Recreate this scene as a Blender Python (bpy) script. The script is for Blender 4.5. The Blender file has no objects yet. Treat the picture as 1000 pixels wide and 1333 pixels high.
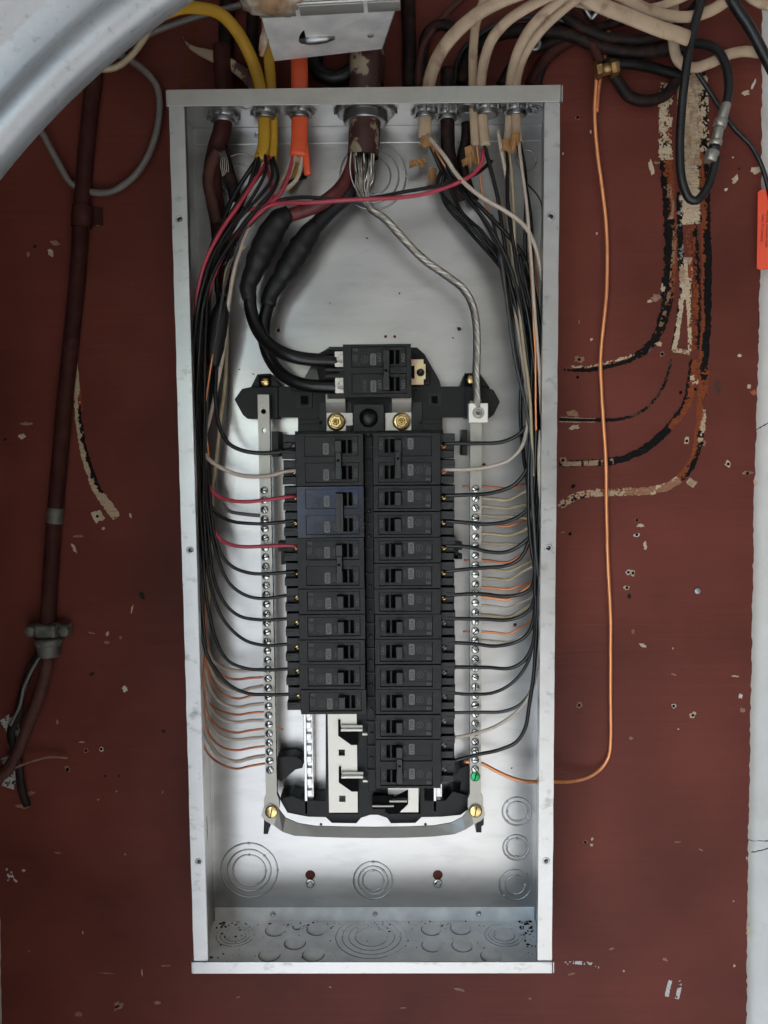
import bpy, bmesh, math, random
import numpy as np
from mathutils import Vector, Matrix, noise
random.seed(7)
S = bpy.context.scene
COL = S.collection
MM = 0.001
Z0 = 1.05                                   # height of the panel's lower edge above the ground

# ------------------------------------------------------------------ camera
TX, TZ, DIST, PITCH, YAW, ROLL, FPX = .02407, .534970 + Z0, .88472, -.0852, -.01088, -.00817, 1078.04
cp, sp, cy, sy, cr, sr = math.cos(PITCH), math.sin(PITCH), math.cos(YAW), math.sin(YAW), math.cos(ROLL), math.sin(ROLL)
fwd = Vector((sy * cp, cy * cp, sp)); rt = Vector((cy, -sy, 0)); up = rt.cross(fwd)
R_ = cr * rt + sr * up; U_ = -sr * rt + cr * up
CAM = Vector((TX, -DIST, TZ))
cd = bpy.data.cameras.new('camera'); cam = bpy.data.objects.new('camera', cd); COL.objects.link(cam)
cam.matrix_world = Matrix(((R_.x, U_.x, -fwd.x, CAM.x), (R_.y, U_.y, -fwd.y, CAM.y), (R_.z, U_.z, -fwd.z, CAM.z), (0, 0, 0, 1)))
cd.sensor_fit = 'VERTICAL'; cd.sensor_height = 36; cd.lens = 36 * FPX / 1333; cd.clip_start = .02; cd.clip_end = 200
S.camera = cam

# ------------------------------------------------------------------ sky, sun, exposure
SUN_EL, SUN_AZ = 38, -108                    # degrees; azimuth measured from straight in front of the wall, minus = from the left
w = bpy.data.worlds.new('World'); S.world = w; w.use_nodes = True
nt = w.node_tree; nt.nodes.clear()
sky = nt.nodes.new('ShaderNodeTexSky'); sky.sky_type = 'NISHITA'; sky.sun_disc = False
sky.sun_elevation = math.radians(SUN_EL); sky.sun_rotation = math.radians(-(180 + SUN_AZ))
bg = nt.nodes.new('ShaderNodeBackground'); bg.inputs['Strength'].default_value = .15
wo = nt.nodes.new('ShaderNodeOutputWorld')
nt.links.new(sky.outputs[0], bg.inputs[0]); nt.links.new(bg.outputs[0], wo.inputs[0])
sl = bpy.data.lights.new('sun', 'SUN'); sl.energy = 3.2; sl.angle = math.radians(.6); sl.color = (1, .96, .9)
sun = bpy.data.objects.new('sun', sl); COL.objects.link(sun); sun.location = (-1, -4, 4)
sd = Vector((-math.sin(math.radians(-SUN_AZ)) * math.cos(math.radians(SUN_EL)), -math.cos(math.radians(SUN_AZ)) * math.cos(math.radians(SUN_EL)), math.sin(math.radians(SUN_EL))))
sun.rotation_euler = sd.to_track_quat('Z', 'Y').to_euler()
S.view_settings.view_transform = 'Standard'; S.view_settings.look = 'None'; S.view_settings.gamma = 1
S.view_settings.exposure = 3.32

# ------------------------------------------------------------------ helpers
def at(px, py, h=0.0):
    """the point h millimetres in front of the board that the photograph shows at (px, py)"""
    d = fwd * FPX + R_ * (px - 500) + U_ * (666.5 - py)
    return CAM + d * ((-h * MM - CAM.y) / d.y)

def pt(x, h, z):                            # millimetres from the panel's bottom centre
    return Vector((x * MM, -h * MM, Z0 + z * MM))

class MB:
    def __init__(s): s.v = []; s.f = []; s.sm = []
    def add(s, vs, fs, smooth=False):
        o = len(s.v); s.v += [tuple(v) for v in vs]; s.f += [tuple(i + o for i in f) for f in fs]; s.sm += [smooth] * len(fs); return s
    def hexa(s, p):                         # 8 points: 0-3 one ring, 4-7 the other
        return s.add(p, [(3, 2, 1, 0), (4, 5, 6, 7), (0, 1, 5, 4), (1, 2, 6, 5), (2, 3, 7, 6), (3, 0, 4, 7)])
    def box(s, x0, x1, h0, h1, z0, z1, taper=0):     # millimetres; h = height towards the viewer
        t = taper
        a = [(x0, -h0, z0), (x1, -h0, z0), (x1, -h0, z1), (x0, -h0, z1)]
        b = [(x0 + t, -h1, z0 + t), (x1 - t, -h1, z0 + t), (x1 - t, -h1, z1 - t), (x0 + t, -h1, z1 - t)]
        return s.hexa([tuple(c * MM for c in q) for q in a + b])
    def prism(s, poly, h0, h1):             # polygon in x, z millimetres, counter-clockwise seen from the viewer
        n = len(poly)
        vs = [(x * MM, -h0 * MM, z * MM) for x, z in poly] + [(x * MM, -h1 * MM, z * MM) for x, z in poly]
        return s.add(vs, [tuple(range(n))[::-1], tuple(range(n, 2 * n))] + [(i, (i + 1) % n, n + (i + 1) % n, n + i) for i in range(n)])
    def lathe(s, c, prof, n=20, axis=(0, -1, 0), smooth=True):  # prof: (radius, distance along axis) in mm, c in mm local
        a = Vector(axis).normalized(); u = a.orthogonal().normalized(); v = a.cross(u)
        c = Vector((c[0], -c[1], c[2])) * MM; vs = []
        for r, d in prof:
            for k in range(n):
                t = 2 * math.pi * k / n
                vs.append(c + a * d * MM + (u * math.cos(t) + v * math.sin(t)) * r * MM)
        fs = [(i * n + k, i * n + (k + 1) % n, (i + 1) * n + (k + 1) % n, (i + 1) * n + k) for i in range(len(prof) - 1) for k in range(n)]
        if prof[0][0] > 0: fs.append(tuple(range(n))[::-1])
        if prof[-1][0] > 0: fs.append(tuple(range((len(prof) - 1) * n, len(prof) * n)))
        return s.add(vs, fs, smooth)
    def torus(s, c, R, r, flat=1.0, n=32, m=8, axis=(0, -1, 0), a0=0, a1=360):
        a = Vector(axis).normalized(); u = a.orthogonal().normalized()
        if abs(a.y) > .9: u = Vector((1, 0, 0))
        v = u.cross(a) if abs(a.y) > .9 else a.cross(u)
        c = Vector((c[0], -c[1], c[2])) * MM; vs = []; full = a1 - a0 >= 360
        N = n if full else n + 1
        for i in range(N):
            t = math.radians(a0 + (a1 - a0) * i / n); d = u * math.cos(t) + v * math.sin(t)
            for j in range(m):
                q = 2 * math.pi * j / m
                vs.append(c + d * (R + r * math.cos(q)) * MM + a * r * flat * math.sin(q) * MM)
        fs = [(i * m + j, i * m + (j + 1) % m, ((i + 1) % N) * m + (j + 1) % m, ((i + 1) % N) * m + j) for i in range(n) for j in range(m)]
        return s.add(vs, fs, True)
    def tube(s, pts, r, n=10, aspect=1.0, cap=True, ref=(0, 1, 0)):  # world points; r metres or list; aspect squeezes along ref
        N = len(pts); rs = r if isinstance(r, (list, tuple)) else [r] * N
        ref = Vector(ref); vs = []; last = None
        for i in range(N):
            T = (pts[min(i + 1, N - 1)] - pts[max(i - 1, 0)]).normalized()
            if last is None:
                side = T.cross(ref)
                if side.length < .2: side = T.cross(Vector((1, 0, 0)))
                side.normalize()
            else:
                want = T.cross(ref); side = last - T * last.dot(T); side.normalize()
                if want.length > .25:
                    want.normalize()
                    if want.dot(side) < 0: want = -want
                    side = (side + want * .6).normalized()
                    side = (side - T * side.dot(T)).normalized()
            last = side; nn = side.cross(T)
            for k in range(n):
                t = 2 * math.pi * k / n
                vs.append(pts[i] + (side * math.cos(t) + nn * math.sin(t) * aspect) * rs[i])
        fs = [(i * n + k, i * n + (k + 1) % n, (i + 1) * n + (k + 1) % n, (i + 1) * n + k) for i in range(N - 1) for k in range(n)]
        s.add(vs, fs, True)
        if cap:
            o = len(s.v) - len(vs)
            s.f += [tuple(o + k for k in range(n))[::-1], tuple(o + (N - 1) * n + k for k in range(n))]; s.sm += [False, False]
        return s
    def mesh(s, name, mat):
        me = bpy.data.meshes.new(name); me.from_pydata(s.v, [], s.f); me.validate()
        bm = bmesh.new(); bm.from_mesh(me); bmesh.ops.recalc_face_normals(bm, faces=bm.faces); bm.to_mesh(me); bm.free()
        if len(me.polygons) == len(s.sm): me.polygons.foreach_set('use_smooth', s.sm)
        for m in (mat if isinstance(mat, list) else [mat]): me.materials.append(m)
        return me

def link(name, data, parent=None, loc=None, rot=None, bevel=0):
    o = bpy.data.objects.new(name, data); COL.objects.link(o)
    if parent: o.parent = parent
    if loc is not None: o.location = loc
    if rot is not None: o.rotation_euler = rot
    if bevel:
        b = o.modifiers.new('bevel', 'BEVEL'); b.width = bevel * MM; b.segments = 2; b.limit_method = 'ANGLE'; b.angle_limit = math.radians(40)
        b.harden_normals = False
    return o
def obj(name, mb, mat, parent=None, loc=None, rot=None, bevel=0): return link(name, mb.mesh(name, mat), parent, loc, rot, bevel)
def tag(o, label, cat, group=None, kind=None):
    if label: o['label'] = label
    if cat: o['category'] = cat
    if group: o['group'] = group
    if kind: o['kind'] = kind
    return o
def thing(name, label, cat, loc=(0, 0, 0), rot=(0, 0, 0), group=None):
    o = bpy.data.objects.new(name, None); COL.objects.link(o); o.empty_display_size = .01
    o.location = loc; o.rotation_euler = rot
    return tag(o, label, cat, group)
def spline(P, step=.004):
    """Catmull-Rom through world points, evenly stepped"""
    P = [Vector(p) for p in P]; out = []
    Q = [P[0] * 2 - P[1]] + P + [P[-1] * 2 - P[-2]]
    for i in range(1, len(Q) - 2):
        a, b, c, d = Q[i - 1:i + 3]
        n = max(2, int((c - b).length / step))
        ta = max((b - a).length, 1e-6) ** .5; tb = max((c - b).length, 1e-6) ** .5; tc = max((d - c).length, 1e-6) ** .5
        m1 = ((b - a) / ta - (c - a) / (ta + tb) + (c - b) / tb) * tb
        m2 = ((c - b) / tb - (d - b) / (tb + tc) + (d - c) / tc) * tb
        for k in range(n):
            t = k / n
            out.append(b * (2 * t**3 - 3 * t**2 + 1) + m1 * (t**3 - 2 * t**2 + t) + c * (-2 * t**3 + 3 * t**2) + m2 * (t**3 - t**2))
    out.append(P[-1]); return out
def path(pp, step=.004, h=None):            # list of (px, py, h)
    return spline([at(*(q if len(q) == 3 else (*q, h))) for q in pp], step)
def plate_mesh(name, outline, holes, h0, h1, mat, div=10):
    """flat sheet with real holes: outline and holes are polygons in x, z millimetres"""
    cu = bpy.data.curves.new(name, 'CURVE'); cu.dimensions = '2D'; cu.fill_mode = 'BOTH'; cu.extrude = abs(h1 - h0) * MM / 2
    for poly in [outline] + holes:
        sp_ = cu.splines.new('POLY'); sp_.points.add(len(poly) - 1); sp_.use_cyclic_u = True
        for i, (x, z) in enumerate(poly): sp_.points[i].co = (x * MM, z * MM, 0, 1)
    t = bpy.data.objects.new('t', cu); COL.objects.link(t)
    me = bpy.data.meshes.new_from_object(t.evaluated_get(bpy.context.evaluated_depsgraph_get()))
    bpy.data.objects.remove(t); bpy.data.curves.remove(cu)
    me.transform(Matrix(((1, 0, 0, 0), (0, 0, -1, -(h0 + h1) / 2 * MM), (0, 1, 0, 0), (0, 0, 0, 1))))
    me.materials.clear(); me.materials.append(mat); me.name = name
    return me
def circle(cx, cz, r, n=24): return [(cx + r * math.cos(2 * math.pi * k / n), cz + r * math.sin(2 * math.pi * k / n)) for k in range(n)]
def rect(x0, x1, z0, z1): return [(x0, z0), (x1, z0), (x1, z1), (x0, z1)]
_txt = {}
def text_v(body, size):
    """flat lettering as vertices and faces, centred, size in mm"""
    if (body, size) not in _txt:
        cu = bpy.data.curves.new('t', 'FONT'); cu.body = body; cu.size = size * MM; cu.align_x = 'CENTER'; cu.align_y = 'CENTER'; cu.resolution_u = 2
        t = bpy.data.objects.new('t', cu); COL.objects.link(t)
        me = bpy.data.meshes.new_from_object(t.evaluated_get(bpy.context.evaluated_depsgraph_get()))
        bpy.data.objects.remove(t); bpy.data.curves.remove(cu)
        _txt[(body, size)] = ([v.co.copy() for v in me.vertices], [tuple(p.vertices) for p in me.polygons]); bpy.data.meshes.remove(me)
    return _txt[(body, size)]
def letters(mb, body, size, x, h, z, rot=90):
    vs, fs = text_v(body, size); c, s_ = math.cos(math.radians(rot)), math.sin(math.radians(rot))
    mb.add([(x * MM + v.x * c - v.y * s_, -h * MM, z * MM + v.x * s_ + v.y * c) for v in vs], fs)

# ------------------------------------------------------------------ materials
M = {}
def mat(name, col, rough=.5, metal=0.0, var=.12, scale=60, bump=0.0, bscale=None, stretch=(1, 1, 1), col2=None, mix=(.45, .6), mscale=None, rvar=.1, coat=0, emit=None, obj_space=False, detail=4, spec=.5):
    m = bpy.data.materials.new(name); m.use_nodes = True; n = m.node_tree; L = n.links; b = n.nodes['Principled BSDF']
    N = n.nodes.new
    tc = N('ShaderNodeTexCoord'); mp = N('ShaderNodeMapping'); mp.inputs['Scale'].default_value = stretch
    L.new(tc.outputs['Object' if obj_space else 'Generated' if False else 'Object'], mp.inputs[0])
    if not obj_space:
        g = N('ShaderNodeNewGeometry'); L.new(g.outputs['Position'], mp.inputs[0])
    ns = N('ShaderNodeTexNoise'); ns.inputs['Scale'].default_value = scale; ns.inputs['Detail'].default_value = detail; L.new(mp.outputs[0], ns.inputs['Vector'])
    rp = N('ShaderNodeValToRGB'); rp.color_ramp.elements[0].position = .3; rp.color_ramp.elements[1].position = .7
    lo = [max(0, c * (1 - var)) for c in col]; hi = [min(1, c * (1 + var)) for c in col]
    rp.color_ramp.elements[0].color = (*lo, 1); rp.color_ramp.elements[1].color = (*hi, 1); L.new(ns.outputs[0], rp.inputs[0])
    out = rp.outputs[0]
    if col2:
        n2 = N('ShaderNodeTexNoise'); n2.inputs['Scale'].default_value = mscale or scale; n2.inputs['Detail'].default_value = 6; n2.inputs['Roughness'].default_value = .6; L.new(mp.outputs[0], n2.inputs['Vector'])
        r2 = N('ShaderNodeMapRange'); r2.inputs[1].default_value, r2.inputs[2].default_value = mix; L.new(n2.outputs[0], r2.inputs[0])
        mx = N('ShaderNodeMix'); mx.data_type = 'RGBA'; L.new(r2.outputs[0], mx.inputs[0]); L.new(out, mx.inputs[6]); mx.inputs[7].default_value = (*col2, 1); out = mx.outputs[2]
    L.new(out, b.inputs['Base Color'])
    b.inputs['Metallic'].default_value = metal; b.inputs['Specular IOR Level'].default_value = spec
    rr = N('ShaderNodeMapRange'); rr.inputs[3].default_value = max(.02, rough - rvar); rr.inputs[4].default_value = min(1, rough + rvar); L.new(ns.outputs[0], rr.inputs[0]); L.new(rr.outputs[0], b.inputs['Roughness'])
    if coat: b.inputs['Coat Weight'].default_value = coat; b.inputs['Coat Roughness'].default_value = .08
    if bump:
        n3 = N('ShaderNodeTexNoise'); n3.inputs['Scale'].default_value = bscale or scale; n3.inputs['Detail'].default_value = 5; L.new(mp.outputs[0], n3.inputs['Vector'])
        bp = N('ShaderNodeBump'); bp.inputs['Strength'].default_value = bump; bp.inputs['Distance'].default_value = .0006; L.new(n3.outputs[0], bp.inputs['Height']); L.new(bp.outputs[0], b.inputs['Normal'])
    M[name] = m; return m
mat('galvanised_lip', (.5, .505, .495), .34, .95, .08, 30, .2, 600, (1, 1, 1.5), rvar=.1, col2=(.2, .2, .19), mix=(.57, .8), mscale=70)
mat('galvanised', (.49, .49, .478), .31, .98, .07, 18, .1, 700, (.6, 1, 2.2), rvar=.06, col2=(.38, .38, .37), mix=(.5, .85), mscale=30)
mat('galvanised_dusty', (.86, .845, .81), .4, .3, .14, 45, .2, 300, rvar=.1)
mat('galvanised_dull', (.42, .41, .37), .48, .8, .1, 40, .25, 300, rvar=.08, col2=(.36, .37, .36), mix=(.5, .75))
mat('zinc_old', (.13, .13, .11), .6, .5, .3, 120, .4, 300)
mat('zinc_fitting', (.36, .36, .35), .42, 1, .2, 120, .2, 300)
mat('bright_steel', (.5, .5, .49), .25, 1, .08, 90)
mat('tin_bar', (.36, .345, .305), .42, .75, .06, 60, .1, 600)
mat('tin_bus', (.8, .76, .68), .5, .45, .04, 60)
mat('brass_dull', (.3, .19, .08), .42, .9, .3, 150, .3, 300)
mat('brass', (.75, .55, .24), .28, 1, .12, 200)
mat('zinc_yellow', (.66, .6, .33), .35, .8, .1, 120, col2=(.72, .42, .36), mix=(.45, .62), mscale=90)
mat('copper', (.82, .33, .14), .38, .6, .1, 90)
mat('copper_dark', (.58, .21, .1), .45, .6, .2, 90)
mat('bakelite', (.012, .012, .012), .48, 0, .3, 90, .2, 1600, spec=.3, col2=(.024, .023, .022), mix=(.5, .8), mscale=60)
mat('bakelite_worn', (.013, .0122, .0118), .46, 0, .3, 70, .2, 1600, spec=.3, col2=(.027, .024, .022), mix=(.45, .8), mscale=60)
mat('bakelite_shoulder', (.009, .009, .009), .5, 0, .15, 200, .2, 1200)
mat('slot_black', (.002, .002, .002), .7, spec=.1)
mat('handle_black', (.006, .006, .006), .4, 0, .1, 300, .1, 1600)
mat('glossy_breaker', (.012, .0125, .016), .16, 0, .3, 60, col2=(.022, .034, .075), mix=(.5, .64), mscale=24, spec=.5)  # bluish patches paint a sky reflection into the base colour
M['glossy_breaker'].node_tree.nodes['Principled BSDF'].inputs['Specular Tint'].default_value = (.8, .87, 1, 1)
mat('frame_black', (.0055, .0055, .0055), .45, 0, .15, 120, .15, 900, spec=.3)
mat('smoked_plastic', (.03, .026, .028), .18, 0, .2, 90)
mat('print_grey', (.16, .156, .148), .6, 0, .2, 700)
mat('print_faint', (.1, .098, .094), .6, 0, .25, 700)
mat('print_black', (.01, .01, .01), .6)
mat('wire_black', (.005, .005, .005), .32, 0, .2, 120, rvar=.06)
mat('wire_grey', (.045, .045, .044), .4, 0, .2, 120)
mat('wire_white', (.5, .42, .34), .42, 0, .1, 100)
mat('wire_cream', (.4, .32, .2), .45, 0, .12, 100)
mat('wire_red', (.42, .042, .068), .35, 0, .15, 100)
mat('red_faded', (.13, .022, .022), .5, 0, .3, 150, .3, 500, (1, 1, .3))
mat('tape_black', (.0055, .0055, .0055), .55, 0, .2, 120, .6, 260, (1, 1, 1))
mat('jacket_yellow', (.45, .25, .018), .42, 0, .1, 60)
mat('jacket_orange', (.7, .09, .025), .45, 0, .06, 60)
mat('jacket_cream', (.41, .3, .195), .55, 0, .15, 40, col2=(.2, .11, .06), mix=(.56, .76), mscale=60)
mat('paper_tan', (.36, .19, .075), .85, 0, .2, 140, .5, 400)
mat('cable_grey', (.14, .125, .11), .5, 0, .15, 60)
mat('rubber_black', (.006, .0065, .007), .42, 0, .15, 80, .1, 600)
mat('armour_dark', (.011, .007, .006), .6, 0, .4, 110, .5, 300, col2=(.045, .015, .01), mix=(.5, .7), spec=.2)
mat('rust', (.075, .021, .012), .75, .1, .4, 110, .7, 260, col2=(.03, .018, .014), mix=(.5, .68))
mat('strand', (.62, .6, .55), .32, 1, .15, 200)
mat('strand_dull', (.4, .37, .32), .42, 1, .25, 200)
mat('foam', (.3, .18, .09), .7, 0, .3, 60, .8, 160, col2=(.42, .36, .28), mix=(.45, .6), mscale=50)
mat('tag_red', (.78, .085, .035), .5, 0, .05, 40)
mat('screw_green', (.03, .36, .12), .35, .6, .2, 200)
mat('maroon_metal', (.042, .0135, .0105), .6, 0, .3, 40, .4, 120, spec=.12, col2=(.075, .03, .02), mix=(.55, .75), mscale=50)
mat('maroon_conduit', (.05, .017, .014), .5, 0, .2, 60, .2, 200, col2=(.26, .21, .14), mix=(.54, .57), mscale=55)
mat('stucco', (.58, .56, .52), .85, 0, .07, 25, .5, 220, col2=(.45, .43, .39), mix=(.56, .8), mscale=9)
mat('concrete', (.23, .235, .24), .85, 0, .1, 6, .3, 80)
mat('ceiling_paint', (.45, .435, .41), .8, 0, .05, 4)
mat('chip_cream', (.45, .35, .24), .8, 0, .2, 150, .3, 400)
mat('chip_white', (.5, .45, .4), .8, 0, .1, 150)
mat('chip_tan', (.24, .13, .08), .8, 0, .3, 180, .3, 400)
mat('chip_orange', (.3, .085, .03), .8, 0, .3, 150)
mat('tar_black', (.005, .0048, .0045), .55, 0, .3, 150, .6, 300, spec=.2)
mat('paper_white', (.7, .7, .68), .7)

def board_mat():
    m = mat('maroon_paint', (.134, .0345, .0245), .46, 0, .22, 7, spec=.13, rvar=.14)
    n = m.node_tree; L = n.links; N = n.nodes.new; b = n.nodes['Principled BSDF']
    g = N('ShaderNodeNewGeometry'); mp = N('ShaderNodeMapping'); mp.inputs['Scale'].default_value = (2.2, 1, 60); L.new(g.outputs['Position'], mp.inputs[0])
    ns = N('ShaderNodeTexNoise'); ns.inputs['Scale'].default_value = 2.2; ns.inputs['Detail'].default_value = 7; ns.inputs['Distortion'].default_value = .6; L.new(mp.outputs[0], ns.inputs[0])
    mp2 = N('ShaderNodeMapping'); mp2.inputs['Scale'].default_value = (14, 1, 420); L.new(g.outputs['Position'], mp2.inputs[0])
    n2 = N('ShaderNodeTexNoise'); n2.inputs['Scale'].default_value = 1.6; n2.inputs['Detail'].default_value = 4; L.new(mp2.outputs[0], n2.inputs[0])
    ad = N('ShaderNodeMath'); ad.operation = 'MULTIPLY_ADD'; ad.inputs[1].default_value = .35; L.new(n2.outputs[0], ad.inputs[0]); L.new(ns.outputs[0], ad.inputs[2])
    bp = N('ShaderNodeBump'); bp.inputs['Strength'].default_value = .5; bp.inputs['Distance'].default_value = .001; L.new(ad.outputs[0], bp.inputs['Height']); L.new(bp.outputs[0], b.inputs['Normal'])
    # specks of pale dust and faint scuffs
    old = b.inputs['Base Color'].links[0].from_socket
    v = N('ShaderNodeTexNoise'); v.inputs['Scale'].default_value = 260; v.inputs['Detail'].default_value = 2; L.new(g.outputs['Position'], v.inputs[0])
    r = N('ShaderNodeMapRange'); r.inputs[1].default_value = .8; r.inputs[2].default_value = .84; r.inputs[4].default_value = .55; L.new(v.outputs[0], r.inputs[0])
    mp3 = N('ShaderNodeMapping'); mp3.inputs['Scale'].default_value = (1, 1, 6); mp3.inputs['Rotation'].default_value = (0, .25, 0); L.new(g.outputs['Position'], mp3.inputs[0])
    n4 = N('ShaderNodeTexNoise'); n4.inputs['Scale'].default_value = 30; n4.inputs['Detail'].default_value = 9; n4.inputs['Roughness'].default_value = .7; L.new(mp3.outputs[0], n4.inputs[0])
    r4 = N('ShaderNodeMapRange'); r4.inputs[1].default_value = .66; r4.inputs[2].default_value = .85; r4.inputs[4].default_value = .2; L.new(n4.outputs[0], r4.inputs[0])
    mxv = N('ShaderNodeMath'); mxv.operation = 'MAXIMUM'; L.new(r.outputs[0], mxv.inputs[0]); L.new(r4.outputs[0], mxv.inputs[1])
    gr = N('ShaderNodeMapRange'); gr.inputs[1].default_value = .3; gr.inputs[2].default_value = .75; gr.inputs[3].default_value = 1.0; gr.inputs[4].default_value = .93; L.new(ns.outputs[0], gr.inputs[0])
    n5 = N('ShaderNodeTexNoise'); n5.inputs['Scale'].default_value = 3.2; n5.inputs['Detail'].default_value = 5; L.new(g.outputs['Position'], n5.inputs[0])
    g5 = N('ShaderNodeMapRange'); g5.inputs[1].default_value = .35; g5.inputs[2].default_value = .7; g5.inputs[3].default_value = 1.12; g5.inputs[4].default_value = .72; L.new(n5.outputs[0], g5.inputs[0])
    gm = N('ShaderNodeMath'); gm.operation = 'MULTIPLY'; L.new(gr.outputs[0], gm.inputs[0]); L.new(g5.outputs[0], gm.inputs[1])
    vm = N('ShaderNodeVectorMath'); vm.operation = 'SCALE'; L.new(old, vm.inputs[0]); L.new(gm.outputs[0], vm.inputs[3]); old = vm.outputs[0]
    mx = N('ShaderNodeMix'); mx.data_type = 'RGBA'; L.new(mxv.outputs[0], mx.inputs[0]); L.new(old, mx.inputs[6]); mx.inputs[7].default_value = (.34, .24, .19, 1); L.new(mx.outputs[2], b.inputs['Base Color'])
board_mat()
def vcol_mat():
    m = bpy.data.materials.new('old_paint_layers'); m.use_nodes = True; n = m.node_tree; b = n.nodes['Principled BSDF']
    a = n.nodes.new('ShaderNodeAttribute'); a.attribute_name = 'layer'; n.links.new(a.outputs['Color'], b.inputs['Base Color']); b.inputs['Roughness'].default_value = .7; b.inputs['Specular IOR Level'].default_value = .12
    M['old_paint_layers'] = m
vcol_mat()
JAMB = 700
mat('dark_wood', (.05, .035, .028), .7, 0, .1, 10)
mat('garage_wall', (.13, .12, .11), .85, 0, .05, 4)
# ------------------------------------------------------------------ setting: ground, ceiling, masonry, board
mb = MB(); mb.add([(-40, -60, 0), (40, -60, 0), (40, .03, 0), (-40, .03, 0)], [(0, 1, 2, 3)])
tag(obj('ground', mb, M['concrete']), 'pale concrete slab below the panel running out to the drive', None, kind='structure')
mb = MB(); mb.box(-700, 5200, -60, 5000, 2140, 2240)
tag(obj('ceiling', mb, M['ceiling_paint']), 'dim garage ceiling above the cables', None, kind='structure')
mb = MB(); mb.box(-700, 5200, -120, -19, 0, 2130)
wall_ = tag(obj('wall', mb, M['stucco']), 'pale cracked masonry wall showing beside the maroon board', None, kind='structure')
# the garage the board hangs in: the door opening is just left of the picture, daylight comes in through it
mb = MB(); mb.box(-620, -500, -19, JAMB, 0, 2130); mb.box(-620, -500, JAMB, 4800, 2010, 2130); mb.box(-499, -350, 450, 780, 0, 2130)  # jamb deepened and unseen post added to shade the left of the board
tag(obj('door_surround', mb, M['dark_wood']), 'jamb and lintel of the open garage door left of the board', None, kind='structure')
mb = MB(); mb.box(-620, 5100, 4800, 4900, 0, 2130); mb.box(5000, 5100, -19, 4800, 0, 2130)
tag(obj('garage_wall', mb, M['garage_wall']), 'far walls of the garage behind the camera', None, kind='structure')

rd = random.Random(2)
for (x0, y0), (x1, y1) in (((968, 1094), (1010, 1095)), ((978, 1110), (1004, 1103)), ((984, 560), (1004, 548))):
    C = [at(x0 + (x1 - x0) * k / 14, y0 + (y1 - y0) * k / 14 + rd.uniform(-.8, .8), -18.9) for k in range(15)]
    mb = MB(); mb.tube(C, [rd.uniform(.25, .75) * MM for _ in C], 6, .4); obj('crack', mb, M['galvanised_dark'] if 'galvanised_dark' in M else M['slot_black'], wall_)

def P2(px, py): p = at(px, py, 0); return (p.x / MM, p.z / MM)
# the board: straight edges made slightly ragged
edge_r = [(972.0, 1390), (972.5, 1250), (974, 1100), (977, 950), (979.5, 800), (982, 650), (987, 480), (989, 380), (991, 260), (992, 100), (993, -120)]
xs = []
for a, b in zip(edge_r[:-1], edge_r[1:]):
    for k in range(26):
        t = k / 26; xs.append((a[0] + (b[0] - a[0]) * t + random.uniform(-1.1, .9), a[1] + (b[1] - a[1]) * t))
poly = [P2(*q) for q in xs]
lft = [(-60, -120), (-60, 700), (-6, 1150)]
lft2 = []
for k in range(24): lft2.append((.5 + k * .1 + random.uniform(-.7, .7), 1200 + k * 9))
poly += [P2(*q) for q in lft] + [P2(*q) for q in lft2]
mb = MB(); mb.prism(poly, -18, 0)
board = obj('plywood_board', mb, M['maroon_paint'])
tag(board, 'maroon painted plywood board behind the open electrical panel', 'board')

def mixc(a, b, t): return tuple(x + (y - x) * t for x, y in zip(a, b))
CREAM, ORANGE, BLACK, TAN = (.46, .36, .24), (.19, .048, .017), (.005, .0046, .0042), (.22, .12, .07)
def scar(pts, width, fn, seed=0, thr=.38, nw=17, step=.0009, rag=1.0, h=.35):
    """ribbon of old paint and tar left by a cable: edges eaten away, colours in layers"""
    C = path([(*p, 0) for p in pts], step); n = len(C); v = []; col = []; keep = []
    for i, c in enumerate(C):
        T = (C[min(i + 1, n - 1)] - C[max(i - 1, 0)]).normalized(); sd_ = Vector((-T.z, 0, T.x)); t = i / (n - 1)
        wd = width(t) if callable(width) else width
        for j in range(nw):
            u = j / (nw - 1) * 2 - 1
            jit = noise.noise(Vector((c.x * 260 + seed, u * 3, c.z * 260))) * .25
            q = c + sd_ * (u + jit * .35) * wd * MM / 2
            nz = noise.noise(Vector((q.x * 420 + seed * 7, seed, q.z * 420))) * .6 + noise.noise(Vector((q.x * 130, seed * 3, q.z * 130))) * .6
            nz2 = noise.noise(Vector((q.x * 230 + 50, seed + 9, q.z * 60)))
            cc = fn(t, u, nz, nz2)
            if cc is not None:
                gr = noise.noise(Vector((q.x * 60, seed, q.z * 900))) * .35 + noise.noise(Vector((q.x * 900, 3, q.z * 900))) * .45
                if gr > .36 and seed: cc = mixc(cc, BLACK if sum(cc) > .2 else (.1, .04, .025), .75)
                else: cc = tuple(max(0, c * (1 + gr)) for c in cc)
            v.append((q.x, -h * MM * (1.0 + .8 * nz), q.z)); col.append(cc); keep.append(1 - abs(u) ** 2.5 * 1.0 * rag + nz * .9 - (.35 if t < .015 or t > .985 else 0))
    f = []
    for i in range(n - 1):
        for j in range(nw - 1):
            q = (i * nw + j, i * nw + j + 1, (i + 1) * nw + j + 1, (i + 1) * nw + j)
            if sum(keep[k] for k in q) / 4 > thr and col[q[0]] is not None: f.append(q)
    me = bpy.data.meshes.new('paint_scar'); me.from_pydata(v, [], f)
    at_ = me.color_attributes.new('layer', 'FLOAT_COLOR', 'POINT')
    at_.data.foreach_set('color', np.array([(*(c or BLACK), 1) for c in col], dtype=np.float32).ravel())
    me.materials.append(M['old_paint_layers']); me.flip_normals()
    return link('paint_scar', me, board)

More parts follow.
